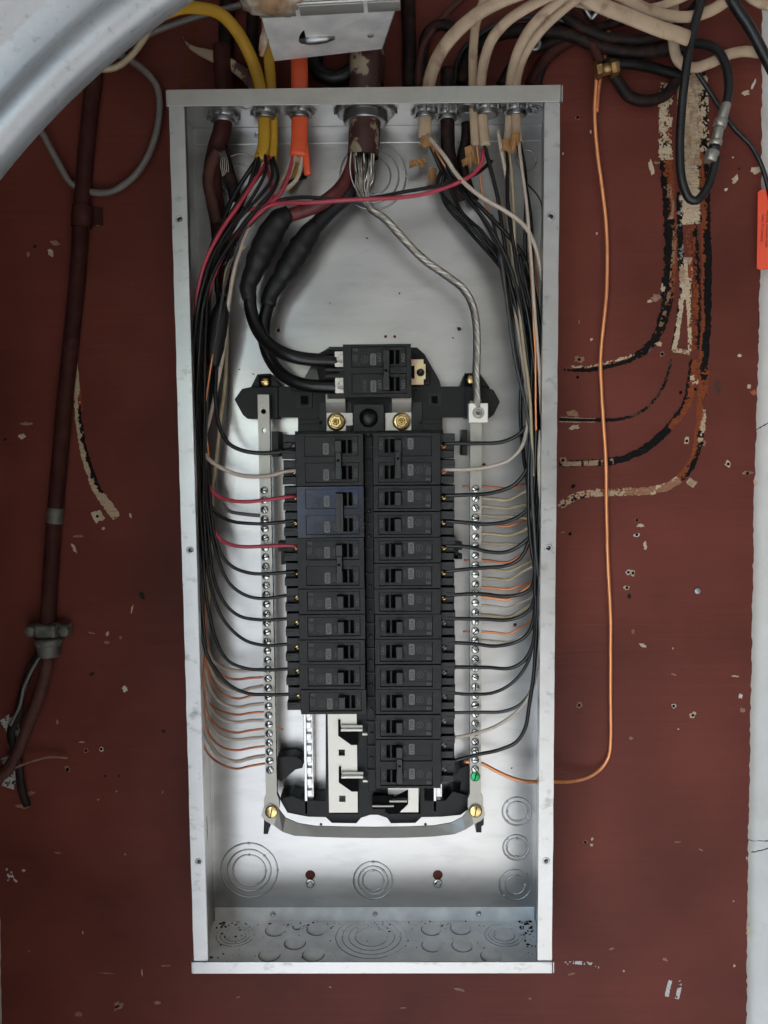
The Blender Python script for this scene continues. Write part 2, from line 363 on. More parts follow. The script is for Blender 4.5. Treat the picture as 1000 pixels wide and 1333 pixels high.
def f_trunk_left(t, u, a, b):       # left stripe of the wide vertical run
    if t < .35: return CREAM if a > -.1 else (BLACK if b > 0 else ORANGE)
    if t < .62: return BLACK if u < -.1 + a else mixc(ORANGE, CREAM, max(0, b))
    return BLACK if u + a < .5 else ORANGE
def f_trunk_mid(t, u, a, b):
    if t < .62: return mixc(CREAM, ORANGE, .5) if (abs(u) > .82 or b > .33) else mixc(CREAM, TAN, max(0, min(1, a + .2)))
    return CREAM if abs(u + a * .4) < .8 else BLACK
def f_trunk_right(t, u, a, b):
    if t < .25: return CREAM if a > 0 else BLACK
    if t < .5: return ORANGE if u < .1 + a else BLACK
    return BLACK if u + a * .8 > -.45 else ORANGE
def f_black(t, u, a, b): return mixc(BLACK, (.16, .14, .12), .7) if b > .42 else BLACK if a < .42 else ORANGE
def f_low(t, u, a, b):
    if t < .3: return BLACK if u + a > 0 else ORANGE
    if t < .62: return mixc(ORANGE, CREAM, .25) if a < .3 else CREAM
    return mixc(CREAM, TAN, .4) if a > .0 else (ORANGE if b < .15 else BLACK)
def f_mid3(t, u, a, b):
    if t < .38: return ORANGE if u + a > -.3 else BLACK
    if t < .72: return BLACK
    return mixc(TAN, CREAM, .3) if abs(u) < .7 and b > -.25 else BLACK
scar([(868, 108), (866, 160), (867, 210), (870, 260), (873, 310), (872, 350), (868, 392)], 15, f_trunk_left, 1, .3)
scar([(872, 380), (866, 410), (853, 440), (832, 461), (800, 473), (765, 480), (734, 480)], lambda t: 11 - 4 * t, lambda t, u, a, b: (CREAM if (u < -.35 and .5 < t < .95 and a > -.15) else ORANGE if (u < -.1 and t > .45 and b > 0) else f_black(t, u, a, b)), 2, .25)
scar([(876, 300), (872, 360), (866, 396), (858, 425)], 9, lambda t, u, a, b: BLACK if u < 0 else TAN, 12, .5)
scar([(897, 90), (897, 160), (898, 230), (899, 292)], 24, f_trunk_mid, 3, .05, 17)
scar([(884, 250), (885, 300), (886, 352)], 7, lambda t, u, a, b: BLACK if a < .25 else (.2, .18, .16), 14, .2)
scar([(899, 290), (903, 340), (905, 400), (903, 455)], 13, lambda t, u, a, b: BLACK if u > .35 + a else ORANGE if a > -.05 else None, 15, .2)
scar([(893, 335), (893, 365), (893, 390)], 14, f_trunk_mid, 4, .1)
scar([(887, 388), (883, 420), (879, 445), (876, 456)], 6.5, lambda t, u, a, b: CREAM if u > -.5 + a else BLACK, 5, .15)
scar([(896, 388), (898, 420), (899, 457)], 5.5, lambda t, u, a, b: CREAM if u < .5 + a else ORANGE, 6, .15)
scar([(876, 456), (887, 457), (898, 460)], 5, lambda t, u, a, b: TAN if a > 0 else CREAM, 16, .15)
scar([(914, 95), (916, 160), (917, 230), (919, 300), (920, 360), (919, 420), (916, 470), (915, 495)], 11, f_trunk_right, 7, .12)
scar([(917, 480), (914, 520), (911, 560), (908, 575)], 11, lambda t, u, a, b: ORANGE if u + a < .2 else mixc(CREAM, ORANGE, .2) if t > .55 else None if b > .1 else ORANGE, 8, .2)
scar([(910, 560), (906, 590), (895, 612), (876, 630), (850, 638), (815, 640), (780, 641), (755, 645), (738, 652), (728, 660)], lambda t: 11 - 3 * t, f_low, 9, .25)
scar([(903, 468), (900, 500), (894, 525), (876, 550), (852, 575), (825, 592), (800, 600), (765, 603), (728, 604)], lambda t: 12 - 5 * t, f_mid3, 10, .25)
scar([(874, 468), (868, 492), (856, 515), (838, 534), (810, 545), (770, 547), (728, 546)], lambda t: 3.5 + 6 * max(0, t - .5), lambda t, u, a, b: (mixc(TAN, CREAM, .4) if (abs(u) > .5 and t > .75) else BLACK) if (t > .55 or a > -.05) else mixc(TAN, BLACK, .7), 11, .3)
scar([(98, 440), (98, 462), (100, 500), (102, 540), (107, 575), (116, 610), (128, 640), (141, 658), (152, 674)], lambda t: 5 + 6.5 * t, lambda t, u, a, b: (BLACK if (u > .1 + a and .35 < t < .85) else mixc(CREAM, TAN, .25)) if t > .12 else BLACK, 20, .2)
scar([(103, 505), (106, 535)], 5, lambda t, u, a, b: ORANGE, 21, .2)
scar([(255, 32), (245, 80), (239, 120)], 8, lambda t, u, a, b: mixc(ORANGE, BLACK, .45), 22, .2)
scar([(6, 934), (18, 950), (20, 975)], 16, lambda t, u, a, b: (.4, .39, .36) if a > -.25 else BLACK, 23, .25)
scar([(8, 985), (16, 1005), (10, 1025)], 15, lambda t, u, a, b: (.4, .39, .36) if a > -.2 else BLACK, 24, .25)
scar([(10, 1130), (16, 1150)], 8, lambda t, u, a, b: (.5, .49, .46) if a > .12 else None, 25, .2)
scar([(735, 1254), (757, 1253), (780, 1258)], 4.5, lambda t, u, a, b: (.5, .47, .45) if a > .05 or .3 < t < .5 else None, 26, .2)
scar([(873, 1276), (870, 1286), (868, 1297)], 4.5, lambda t, u, a, b: (.5, .47, .45), 27, .1)
scar([(885, 1276), (884, 1288), (881, 1300)], 4.5, lambda t, u, a, b: (.5, .47, .45) if a > .02 else None, 28, .1)
scar([(895, 625), (905, 632)], 9, lambda t, u, a, b: mixc(CREAM, TAN, max(0, min(1, a + .5))) , 29, .3)

def chip(px, py, wx, wz, m, hole=False, rot=0, s=0):
    rnd = random.Random(s * 131 + int(px)); p = at(px, py, 0); n = 13; k = 1 / 1.42; m = 'armour_dark' if m == 'tar_black' else m
    o = []
    for i in range(n):
        t = 2 * math.pi * i / n; r = rnd.uniform(.55, 1.15); o.append((math.cos(t) * wx * k / 2 * r, math.sin(t) * wz * k / 2 * r))
    c, s_ = math.cos(math.radians(rot)), math.sin(math.radians(rot))
    o = [(x * c - z * s_, x * s_ + z * c) for x, z in o]
    mb = MB(); mb.prism(o, -.5, .35)
    e = obj('paint_chip', mb, M[m], board, loc=p)
    if hole:
        mb = MB(); mb.lathe((0, .3, 0), [(1.7, 0), (1.6, .35), (.9, .3), (.8, .2)], 10)
        obj('nail_hole', mb, M['slot_black'], e)
for i, c in enumerate([
    (128, 290, 12, 10, 'chip_cream'), (37, 331, 5, 9, 'chip_tan'), (46, 321, 6, 6, 'tar_black'), (66, 329, 8, 13, 'chip_cream', False, 30), (71, 316, 17, 8, 'chip_tan', False, -15), (33, 552, 22, 6, 'chip_tan', False, 3),
    (29, 568, 12, 10, 'chip_cream'), (7, 572, 8, 6, 'tar_black'), (127, 672, 22, 21, 'chip_cream', True, 40), (135, 688, 6, 5, 'chip_cream'), (103, 698, 18, 6, 'chip_tan'), (97, 714, 6, 17, 'chip_cream', False, 25),
    (170, 671, 4, 10, 'chip_white', False, 15), (172, 793, 3, 14, 'chip_cream', False, -15), (185, 775, 8, 14, 'tar_black', False, 30), (140, 825, 6, 8, 'chip_cream'), (120, 824, 14, 3, 'chip_tan', False, -10), (139, 836, 11, 7, 'chip_tan'), (157, 830, 5, 6, 'chip_tan'),
    (163, 897, 10, 10, 'chip_white'), (120, 877, 9, 8, 'tar_black'), (75, 940, 5, 9, 'chip_tan'), (112, 977, 9, 9, 'chip_tan', True), (132, 975, 9, 10, 'chip_white', True), (107, 966, 10, 2, 'chip_cream'), (88, 1001, 12, 12, 'chip_tan', True), (137, 1010, 4, 5, 'tar_black'), (155, 1010, 4, 5, 'tar_black'), (152, 1030, 6, 4, 'chip_tan'),
    (88, 1003, 8, 5, 'chip_tan'), (36, 1035, 26, 8, 'chip_tan', False, 20), (30, 1050, 22, 7, 'chip_tan', False, -8), (213, 952, 9, 6, 'tar_black'), (212, 1031, 3, 6, 'chip_tan'), (20, 1146, 4, 9, 'chip_white', False, 50), (31, 1133, 6, 5, 'chip_cream'), (155, 1310, 24, 9, 'chip_tan', False, 40), (103, 1320, 15, 8, 'chip_tan'), (140, 1267, 26, 2, 'chip_tan', False, -6),
    (75, 1110, 12, 3, 'chip_tan'), (185, 1266, 2.5, 14, 'chip_cream'), (216, 1257, 22, 2.5, 'chip_tan', False, 4), (38, 1238, 4, 4, 'chip_tan'), (108, 1214, 2, 6, 'chip_cream'), (163, 1112, 4, 4, 'chip_tan'), (205, 1305, 12, 6, 'chip_tan'), (128, 1041, 5, 4, 'chip_tan'),
    (733, 200, 3, 4, 'chip_white'), (752, 153, 8, 6, 'chip_tan', True), (769, 172, 3, 6, 'chip_white'), (848, 218, 8, 22, 'chip_cream', False, 10), (855, 212, 12, 5, 'chip_tan'), (957, 233, 10, 14, 'chip_cream', False, -20), (984, 222, 18, 13, 'chip_cream'), (945, 247, 6, 6, 'chip_white'), (962, 220, 5, 5, 'tar_black'), (954, 205, 3, 3, 'chip_white'),
    (971, 121, 12, 9, 'chip_cream'), (981, 110, 4, 16, 'chip_white', False, -20), (994, 183, 6, 13, 'chip_white'), (1000, 160, 6, 20, 'chip_white'), (855, 387, 20, 13, 'chip_tan', False, 15), (863, 375, 8, 14, 'chip_cream'), (846, 392, 10, 5, 'chip_cream'), (858, 448, 13, 9, 'chip_cream'), (862, 461, 8, 9, 'chip_tan', True), (770, 442, 6, 4, 'chip_white', False, 40), (754, 419, 2, 8, 'chip_tan'), (777, 304, 3, 4, 'chip_white'),
    (754, 468, 19, 11, 'chip_tan', True, -10), (752, 491, 4, 4, 'chip_cream', True), (745, 538, 22, 10, 'chip_tan', False, -10), (747, 556, 18, 9, 'chip_cream', False, 10), (733, 599, 14, 12, 'chip_tan', True), (903, 494, 14, 18, 'chip_cream', False, 30), (886, 511, 6, 6, 'tar_black', True), (905, 507, 6, 6, 'tar_black', True), (894, 574, 10, 13, 'chip_cream', True), (914, 577, 15, 10, 'chip_tan', True), (935, 505, 12, 26, 'rust'), (963, 463, 8, 5, 'chip_white', False, -20), (975, 503, 8, 7, 'chip_cream'), (981, 511, 12, 9, 'chip_orange'),
    (948, 604, 12, 13, 'chip_cream', True, 20), (973, 616, 20, 7, 'chip_tan', True, 3), (983, 628, 6, 10, 'chip_cream', False, 30), (746, 633, 8, 7, 'tar_black', True), (829, 677, 7, 6, 'chip_tan', True), (834, 684, 12, 6, 'chip_cream'), (829, 696, 12, 7, 'chip_white', True), (840, 711, 6, 15, 'chip_cream', False, 5), (742, 695, 6, 6, 'tar_black', True), (733, 693, 8, 3, 'chip_tan'), (818, 745, 9, 8, 'chip_white', True), (824, 746, 9, 12, 'chip_cream', True), (816, 765, 11, 9, 'chip_cream', True), (819, 776, 8, 8, 'tar_black'), (824, 822, 6, 7, 'chip_orange'),
    (837, 840, 13, 5, 'chip_cream', False, -20), (877, 878, 14, 3, 'chip_tan', False, -25), (754, 918, 11, 11, 'chip_tan', True), (877, 919, 8, 8, 'chip_white', True), (902, 931, 11, 12, 'chip_cream', True), (957, 880, 12, 3, 'chip_cream', False, -8), (964, 906, 7, 10, 'chip_white'), (967, 925, 10, 9, 'chip_tan'), (822, 961, 8, 5, 'chip_tan'), (883, 949, 3, 3, 'chip_white'), (876, 844, 2, 4, 'chip_cream'), (762, 1096, 6, 6, 'chip_cream', True), (771, 1092, 4, 6, 'chip_cream'), (770, 1100, 6, 6, 'chip_cream'), (882, 1096, 12, 2.5, 'chip_tan'), (912, 1106, 9, 3, 'chip_tan', False, -25), (974, 1213, 7, 26, 'chip_cream'), (796, 1235, 9, 4, 'chip_tan', False, 20), (812, 1264, 3, 4, 'chip_cream'), (866, 1249, 11, 5, 'chip_tan', False, -20), (956, 1257, 4, 5, 'chip_cream'), (744, 1268, 12, 4, 'chip_tan', False, 10), (972, 1117, 2, 6, 'chip_white'), (976, 1062, 4, 4, 'chip_white'), (955, 1173, 2.5, 2.5, 'chip_white'), (152, 1308, 10, 14, 'chip_tan', False, -35),
    (525, 1312, 12, 2.5, 'chip_tan'), (598, 1288, 20, 4, 'chip_tan', False, -15), (310, 1298, 8, 3, 'chip_tan', False, 10), (430, 1285, 4, 2, 'chip_cream'), (690, 1300, 5, 3, 'chip_tan')]):
    chip(*c[:5], *(c[5:] or ()), s=i)
mb = MB(); mb.lathe((0, 0, 0), [(3.8, 0), (3.6, 1.2), (2.6, 1.7), (0, 1.7)], 14); mb.box(-2.4, 2.4, 1.6, 1.75, -.4, .4); mb.box(-.4, .4, 1.6, 1.75, -2.4, 2.4)
tag(obj('screw', mb, M['zinc_fitting'], loc=at(908, 769, 0)), 'grey cross-head screw driven into the maroon board at the right', 'screw')
mat('galvanised_dark', (.16, .165, .165), .4, .8)
# ------------------------------------------------------------------ the open steel enclosure
BW, BH, BD = 181, 859.5, 88.5
box_ = thing('electrical_enclosure', 'open galvanised steel electrical panel box on the maroon board', 'electrical panel', pt(0, 0, 0))
G = M['galvanised']
# back plate with its two keyholes, small holes and screw holes
def bx(px, py, h=2.2): p = at(px, py, h); return (p.x / MM, (p.z - Z0) / MM)
holes = []
for px, py in ((404, 1139), (570, 1139)):
    x, z = bx(px, py); holes.append([(x + 5.6 * math.cos(math.radians(a)), z + 5.6 * math.sin(math.radians(a))) for a in range(-60, 241, 15)] + [(x - 2.6, z - 9.5), (x + 2.6, z - 9.5)])
for px, py in ((502, 438), (514, 438), (418, 1073), (554, 1073)): holes.append(circle(*bx(px, py), 1.6, 12))
for px, py in ((362, 430), (598, 428), (671, 813), (630, 605)): holes.append(circle(*bx(px, py), 2.0, 12))
holes.append(circle(*bx(390, 229), 5.5, 18))
link('back_panel', plate_mesh('back_panel', rect(-BW + 1.6, BW - 1.6, 1.6, BH - 1.6), holes, 1.0, 2.2, G), box_)
for px, py in ((362, 430), (598, 428), (671, 813)):
    x, z = bx(px, py); mb = MB(); mb.torus((x, 2.2, z), 2.7, .9, .6, 20, 6); obj('screw_hole', mb, G, box_)
# side walls, one folded sheet each
for s in (-1, 1):
    mb = MB(); mb.box(*sorted((s * BW, s * (BW - 1.5))), 0, BD, 0, BH); obj('side_panel', mb, G, box_)
    mb = MB(); x0, x1 = sorted((s * (BW - 1.5), s * (BW - 12)))
    mb.box(*sorted((s * (BW - 1.6), s * (BW - 4.2))), 2.2, 3.2, 18, BH - 18); obj('fold_seam', mb, G, box_)
mb = MB(); mb.box(-BW + 1.5, BW - 1.5, 0, BD - 1, BH - 1.5, BH); obj('top_panel', mb, G, box_)
mb = MB(); mb.box(-BW + 1.5, BW - 1.5, 0, BD - 1, 0, 1.5); obj('bottom_panel', mb, M['galvanised_dusty'], box_)
# spot-welded flanges of the end panels on the back plate
for z0, z1 in ((1.5, 17.5), (BH - 18.5, BH - 1.5)):
    mb = MB(); mb.box(-BW + 3, BW - 3, 2.2, 3.4, z0, z1); f = obj('end_flange', mb, M['galvanised_dusty'] if z0 < 9 else G, box_, bevel=.4)
    for x in (-113, 1, 116):
        mb = MB(); mb.lathe((x, 3.4, (z0 + z1) / 2 + 1), [(3.2, 0), (3.0, .7), (2.1, .95), (1.7, .5), (0, .4)], 16); obj('spot_weld', mb, G, f)
# front lip: two side strips with screw holes, two end caps folded over them
for s, pts_ in ((-1, ((234, 286), (248, 716), (259, 1121))), (1, ((717, 282), (714, 713), (711, 1120)))):
    hl = []
    for q in pts_: p = at(*q, BD); hl.append((p.x / MM, (p.z - Z0) / MM))
    x0, x1 = sorted((s * BW, s * (BW - 14.2)))
    # slightly wavy edges where the shear bit
    out = [(x0 + (random.uniform(-.25, .25)), 2 + k * 857 / 60) for k in range(61)]
    out = [(x1, 2), (x1, 859)] + out[::-1] if s < 0 else out[:1] + [(x1 + random.uniform(-.25, .25), 2 + k * 857 / 60) for k in range(61)] + [(x0, 859)]
    strip = link('front_lip', plate_mesh('front_lip', out, [circle(x, z, 2.0, 14) for x, z in hl], BD - .2, BD + 1.1, M['galvanised_lip']), box_)
    mb = MB(); mb.box(*sorted((s * (BW - 13), s * (BW - 14.4))), BD - 8, BD - .25, 2, BH - 2); obj('lip_return', mb, G, box_)
    for x, z in hl:
        mb = MB(); mb.torus((x, BD + 1.1, z), 2.9, .85, .55, 20, 6); mb.lathe((x, BD - 6, z), [(2.3, 0), (2.3, 4)], 12); obj('screw_hole', mb, M['galvanised_dull'] if False else G, strip)
for z0, z1 in ((-.8, 11.6), (BH - 14.3, BH + .8)):
    mb = MB(); mb.box(-BW - 1, BW - 3.2 + 3.5, BD + 1.3, BD + 2.8, z0, z1); mb.box(-BW - 1, BW + .4, 20, BD + 1.2, *((z0 - .2, z0 + 1.0) if z0 < 0 else (z1 - 1.0, z1 + .2)))
    cap = obj('end_cap', mb, M['galvanised_dull'] if z0 > 0 else M['galvanised_lip'], box_, bevel=.5)
    for s in (-1, 1):
        mb = MB(); mb.box(*sorted((s * (BW + .9), s * (BW + 2.2))), BD - 10, BD + 2.6, z0 + .3, z1 - .3); obj('folded_tab', mb, G, cap, bevel=.4)
# knockouts: raised rings pressed into the sheet, joined to it by small tabs
def knockout(c, rings, axis=(0, -1, 0), disc=None, tabs=4, m=None):
    mb = MB()
    for R in rings: mb.torus(c, R, .75, .75, 40, 6, axis)
    if disc: mb.lathe(c, [(disc, -.2), (disc, 1.2), (disc * .93, 1.7), (disc * .5, 1.5), (0, 1.4)], 28, axis)
    a = Vector(axis); u = Vector((1, 0, 0)) if abs(a.x) < .5 else Vector((0, 1, 0)); v = a.cross(u)
    for i, R in enumerate(rings):
        for k in range(tabs):
            t = math.pi / 2 * k + (i % 2) * .785; d = (u * math.cos(t) + v * math.sin(t)) * R
            mb.lathe((c[0] + d.x, c[1] - d.y, c[2] + d.z), [(1.5, -.2), (1.4, .7), (.7, 1.1), (0, 1.1)], 10, axis)
    ko = obj('knockout', mb, m or G, box_)
    if disc or len(rings):
        g_ = MB()
        for R in ([disc] if disc else rings): g_.torus(c, R + .75, .42, .5, 36, 5, axis, a0=random.uniform(0, 60), a1=random.uniform(250, 330))
        obj('shear_gap', g_, M['slot_black'] if disc else M['galvanised_dark'], ko)  # dark arc painted for the shadow along the sheared edge
    return ko
def kb(px, py, *r): x, z = bx(px, py); knockout((x, 2.2, z), [q / 1.21 for q in r])
kb(325, 1133, 22, 29, 38); kb(486, 1146, 14, 19.5, 26); kb(673, 1056, 13, 19); kb(672, 1103, 12.5, 17); kb(671, 1152, 13, 21)
kb(314, 229, 14, 27); kb(486, 229, 22, 32, 41); kb(600, 220, 14); kb(685, 208, 12)
def floor_k(px, py, rings, disc=None):       # on the bottom panel, seen from above
    d = fwd * FPX + R_ * (px - 500) + U_ * (666.5 - py); t = (Z0 + 1.5 * MM - CAM.z) / d.z; p = CAM + d * t
    knockout((p.x / MM, -p.y / MM, 1.6), rings, (0, 0, 1), disc, m=M['galvanised_dusty'])
floor_k(307, 1217, [11, 15.5, 20]); floor_k(484, 1219, [17, 24, 31, 38]); floor_k(656, 1217, [11, 15.5, 20])
for px, py in ((359, 1211), (413, 1210), (384, 1228), (351, 1243), (408, 1243), (562, 1210), (600, 1209), (563, 1231), (602, 1231), (640, 1245), (387, 1207)):
    floor_k(px, py, [], 10.5 if px != 387 else 4)
for k, (x, y) in enumerate(((-110, 60), (-60, 45), (100, 45), (150, 60))): knockout((x, y, BH - 1.6), [11], (0, 0, -1))
for z, r in ((120, [14, 20]), (70, [10]), (760, [12, 17]), (700, [10]), (420, [12])):
    for s in (-1, 1): knockout((s * (BW - 1.6), 42, z), r, (-s, 0, 0), tabs=2)
# screws hanging in the keyholes
for (px, py), l in (((404, 1150), 'hex-head screw in the left keyhole at the bottom of the box'), ((570, 1150), 'hex-head screw in the right keyhole at the bottom of the box')):
    mb = MB(); mb.lathe((0, 0, 0), [(5.2, 0), (5.2, .9), (4.3, 1.2)], 20); mb.lathe((0, 1.2, 0), [(3.6, 0), (3.6, 2.3), (2.8, 2.8), (0, 2.8)], 6, smooth=False)
    o = obj('screw', mb, M['bright_steel'], loc=at(px, py, 2.3)); o.location.y = -2.3 * MM; tag(o, l, 'screw')
# dirt fallen on the bottom panel
mb = MB(); rd = random.Random(4)
for k in range(300):
    x = rd.choice((rd.uniform(-170, 172), rd.gauss(0, 60), rd.gauss(170, 9), rd.gauss(-160, 14))); y = rd.choice((rd.uniform(4, 86), 4 + abs(rd.gauss(0, 8))))
    if abs(x) > 174: continue
    r = rd.choice((.4, .5, .7, .9, 1.4)) if abs(x) < 160 else rd.choice((.7, 1.2, 2)); s2 = rd.uniform(.5, 1.6); q = rd.uniform(0, 6)
    ps = [(x + r * s2 * math.cos(q + i * 1.2566) * rd.uniform(.6, 1.2), y + r * math.sin(q + i * 1.2566) * rd.uniform(.6, 1.2)) for i in range(5)]
    mb.add([(a * MM, -b * MM, 1.6 * MM) for a, b in ps] + [(x * MM, -y * MM, (1.6 + r * .8) * MM)], [(i, (i + 1) % 5, 5) for i in range(5)])
d_ = obj('dirt', mb, M['armour_dark'], loc=pt(0, 0, 0)); tag(d_, 'dark crumbs of dirt lying on the floor of the steel box', 'dirt', kind='stuff')
# specks on the back plate
mb = MB()
for px, py in ((312, 481), (330, 487), (292, 566), (295, 570), (520, 382), (478, 310), (345, 880), (640, 640), (666, 1000), (560, 350), (430, 395), (590, 440)):
    x, z = bx(px, py); q = rd.uniform(0, 3); mb.prism([(x + math.cos(q) * 2.2, z + math.sin(q) * 1.2), (x - math.sin(q) * .8, z + .8), (x - math.cos(q) * 1.6, z - math.sin(q)), (x + .3, z - .9)], 2.1, 2.6)
tag(obj('grime', mb, M['armour_dark'], loc=pt(0, 0, 0)), 'dark specks of grime on the back plate of the steel box', 'grime', kind='stuff')
# ------------------------------------------------------------------ bus assembly in the middle of the box
bus = thing('bus_assembly', 'black plastic bus frame with two screw-studded neutral bars inside the panel', 'bus bar', pt(0, 0, 2.2 * 0))
def pp(poly, h): return [bx(*q, h) for q in poly]
def pprism(mb, poly, h0, h1): return mb.prism(pp(poly, h1), h0, h1)
FB = M['frame_black']
mb = MB()
pprism(mb, [(362, 503), (606, 503), (606, 543), (576, 543), (576, 562), (388, 562), (388, 543), (362, 543)], 4, 26)
mb.box(-76, 76, 3, 33, 262, 546); mb.box(-45, 50, 3, 32, 168, 262); mb.box(-4.2, 4.2, 33, 47, 170, 540)
obj('frame', mb, FB, bus, bevel=.6)
for e in ([(305, 520), (315, 506), (330, 503), (362.5, 503), (362.5, 545), (322, 545), (316, 540)], [(605.5, 503), (630, 503), (643, 508), (651, 523), (643, 540), (636, 545), (605.5, 545)]):
    mb = MB(); pprism(mb, e, 3, 28); obj('bar_holder', mb, FB, bus, bevel=1)
for e, sc in (([(326, 505), (335, 487), (352, 486), (368, 505)], (345, 497)), ([(598, 505), (605, 487), (625, 486), (638, 505)], (613, 494))):
    mb = MB(); pprism(mb, e, 3, 25); t = obj('mounting_ear', mb, FB, bus, bevel=.8)
    x, z = bx(*sc, 26); mb = MB(); mb.box(x - 6.5, x + 6.5, 25, 25.3, z - 6.5, z + 6.5); obj('recess', mb, M['slot_black'], t)
    mb = MB(); mb.lathe((x, 25.3, z), [(4.6, 0), (4.6, .8), (3.9, 1.6), (0, 1.9)], 20); mb.box(x - 3, x + 3, 27, 27.3, z - .4, z + .4); obj('screw', mb, M['brass'], t)
for c, w_ in (((396.5, 520.5), 8), ((566, 520), 6.5)):
    x, z = bx(*c, 28); fr = link('socket', plate_mesh('socket', rect(x - w_, x + w_, z - w_, z + w_), [rect(x - w_ * .5, x + w_ * .5, z - w_ * .6, z + w_ * .55)], 25.5, 28, M['bakelite_worn']), bus)
    mb = MB(); mb.box(x - w_ * .55, x + w_ * .55, 25.9, 26.2, z - w_ * .62, z + w_ * .58); obj('hole', mb, M['slot_black'], fr)
mb = MB(); pprism(mb, [(391, 505), (415, 460), (426, 454), (543, 452), (553, 461), (572, 495), (575, 506)], 4, 27)
for q in ((380, 500, 392, 508), (545, 484, 560, 500)): pprism(mb, [(q[0], q[3]), (q[2], q[3]), (q[2], q[1]), (q[0], q[1])], 27, 32)
obj('main_base', mb, FB, bus, bevel=.8)
mb = MB(); pprism(mb, [(391, 501), (407, 473), (413, 478), (418, 503)], 27, 30); mb.hexa([at(*q) for q in ((404, 500, 28), (409, 476, 28), (418, 478, 36), (418, 503, 36), (404, 500, 27.2), (409, 476, 27.2), (418, 478, 27.2), (418, 503, 27.2))]) if False else None
obj('gusset', mb, M['smoked_plastic'], bus, bevel=.6)
mb = MB()                                               # ribs and rivets along the spine between the two columns
for k in range(14):
    z = 542 - 25.8 * k; mb.box(-5, 5, 46, 49, z - 13.5, z - 12.2); mb.lathe((0, 47, z), [(2.6, 0), (2.0, 1.6), (0, 1.8)], 4, smooth=False)
obj('spine_ribs', mb, M['bakelite_shoulder'], bus)['kind'] = 'stuff'
mb = MB()
for (a, b, c, d, h) in ((418, 563, 388, 546, 27), (576, 562, 548, 546, 27), (460, 562, 500, 526, 36), (388, 552, 420, 548, 28), (545, 552, 575, 548, 28)):
    pprism(mb, [(a, b), (c, b), (c, d), (a, d)], 24, h)
pprism(mb, [(415, 523), (458, 523), (458, 562), (415, 562)], 24, 28); pprism(mb, [(507, 523), (550, 523), (550, 562), (507, 562)], 24, 28)
obj('lug_tray', mb, M['bakelite_shoulder'], bus, bevel=.5)
x, z = bx(480, 544, 37); mb = MB(); mb.lathe((x, 36, z), [(9.6, 0), (9.2, 3), (7.2, 5.4), (4, 6.6), (0, 7)], 28); obj('button', mb, M['handle_black'], bus)
for cx, cy_, sx in ((437.5, 549, 1), (523, 548.5, -1)):        # bus plates and lug nuts under the main breaker
    x, z = bx(cx, cy_, 34); mb = MB(); mb.box(x - 10, x + 10, 29, 30.5, z - 11, z + 11); mb.box(x + (6 if sx > 0 else -17), x + (17 if sx > 0 else -6), 28.6, 29.6, z - 4 - (6 if sx < 0 else 0), z + 9)
    p_ = obj('lug_plate', mb, M['tin_bus'], bus, bevel=.3)
    mb = MB(); mb.hexa([tuple(c * MM for c in q) for q in ((x - 10, -30, z + 11), (x + 10, -30, z + 11), (x + 10, -36, z + 20), (x - 10, -36, z + 20), (x - 10, -31.6, z + 9), (x + 10, -31.6, z + 9), (x + 10, -37.6, z + 20), (x - 10, -37.6, z + 20))]); mb.box(x - 10, x + 10, 36, 37.6, z + 20, z + 28); obj('strap', mb, M['tin_bar'], p_, bevel=.3)
    mb = MB(); mb.lathe((x, 30.5, z), [(9.4, 0), (9.4, 1.2), (8.6, 2.2), (6, 2.4)], 28); mb.lathe((x, 32.5, z), [(6.6, 0), (6.6, 4), (5.6, 4.8), (3.9, 4.8), (3.6, 3)], 6, smooth=False); mb.lathe((x, 33, z), [(3.4, 0), (3.4, 5.6), (2.8, 6.2), (1.7, 6.2), (1.5, 4.5)], 16)
    obj('lug_nut', mb, M['brass'], p_)
x, z = bx(545, 485, 44)                                  # iridescent hold-down bracket right of the main breaker
br_ = link('hold_down', plate_mesh('hold_down', [(x - 7, z + 13), (x + 5, z + 13), (x + 5, z + 8.5), (x + 7, z + 8.5), (x + 7, z - 6.5), (x + 5, z - 6.5), (x + 5, z - 12), (x - 7, z - 12), (x - 7, z - 6), (x - 4, z - 6), (x - 4, z + 7), (x - 7, z + 7)], [circle(x + 2, z, 2.6)], 42.6, 44, M['zinc_yellow']), bus)
mb = MB(); mb.lathe((x + 2, 43.5, z), [(4.2, 0), (3.8, 1), (2.4, 1.2), (2.2, .3), (0, .3)], 20); mb.lathe((x + 2, 28, z), [(3, 0), (3, 15)], 14); obj('screw', mb, M['handle_black'], br_)
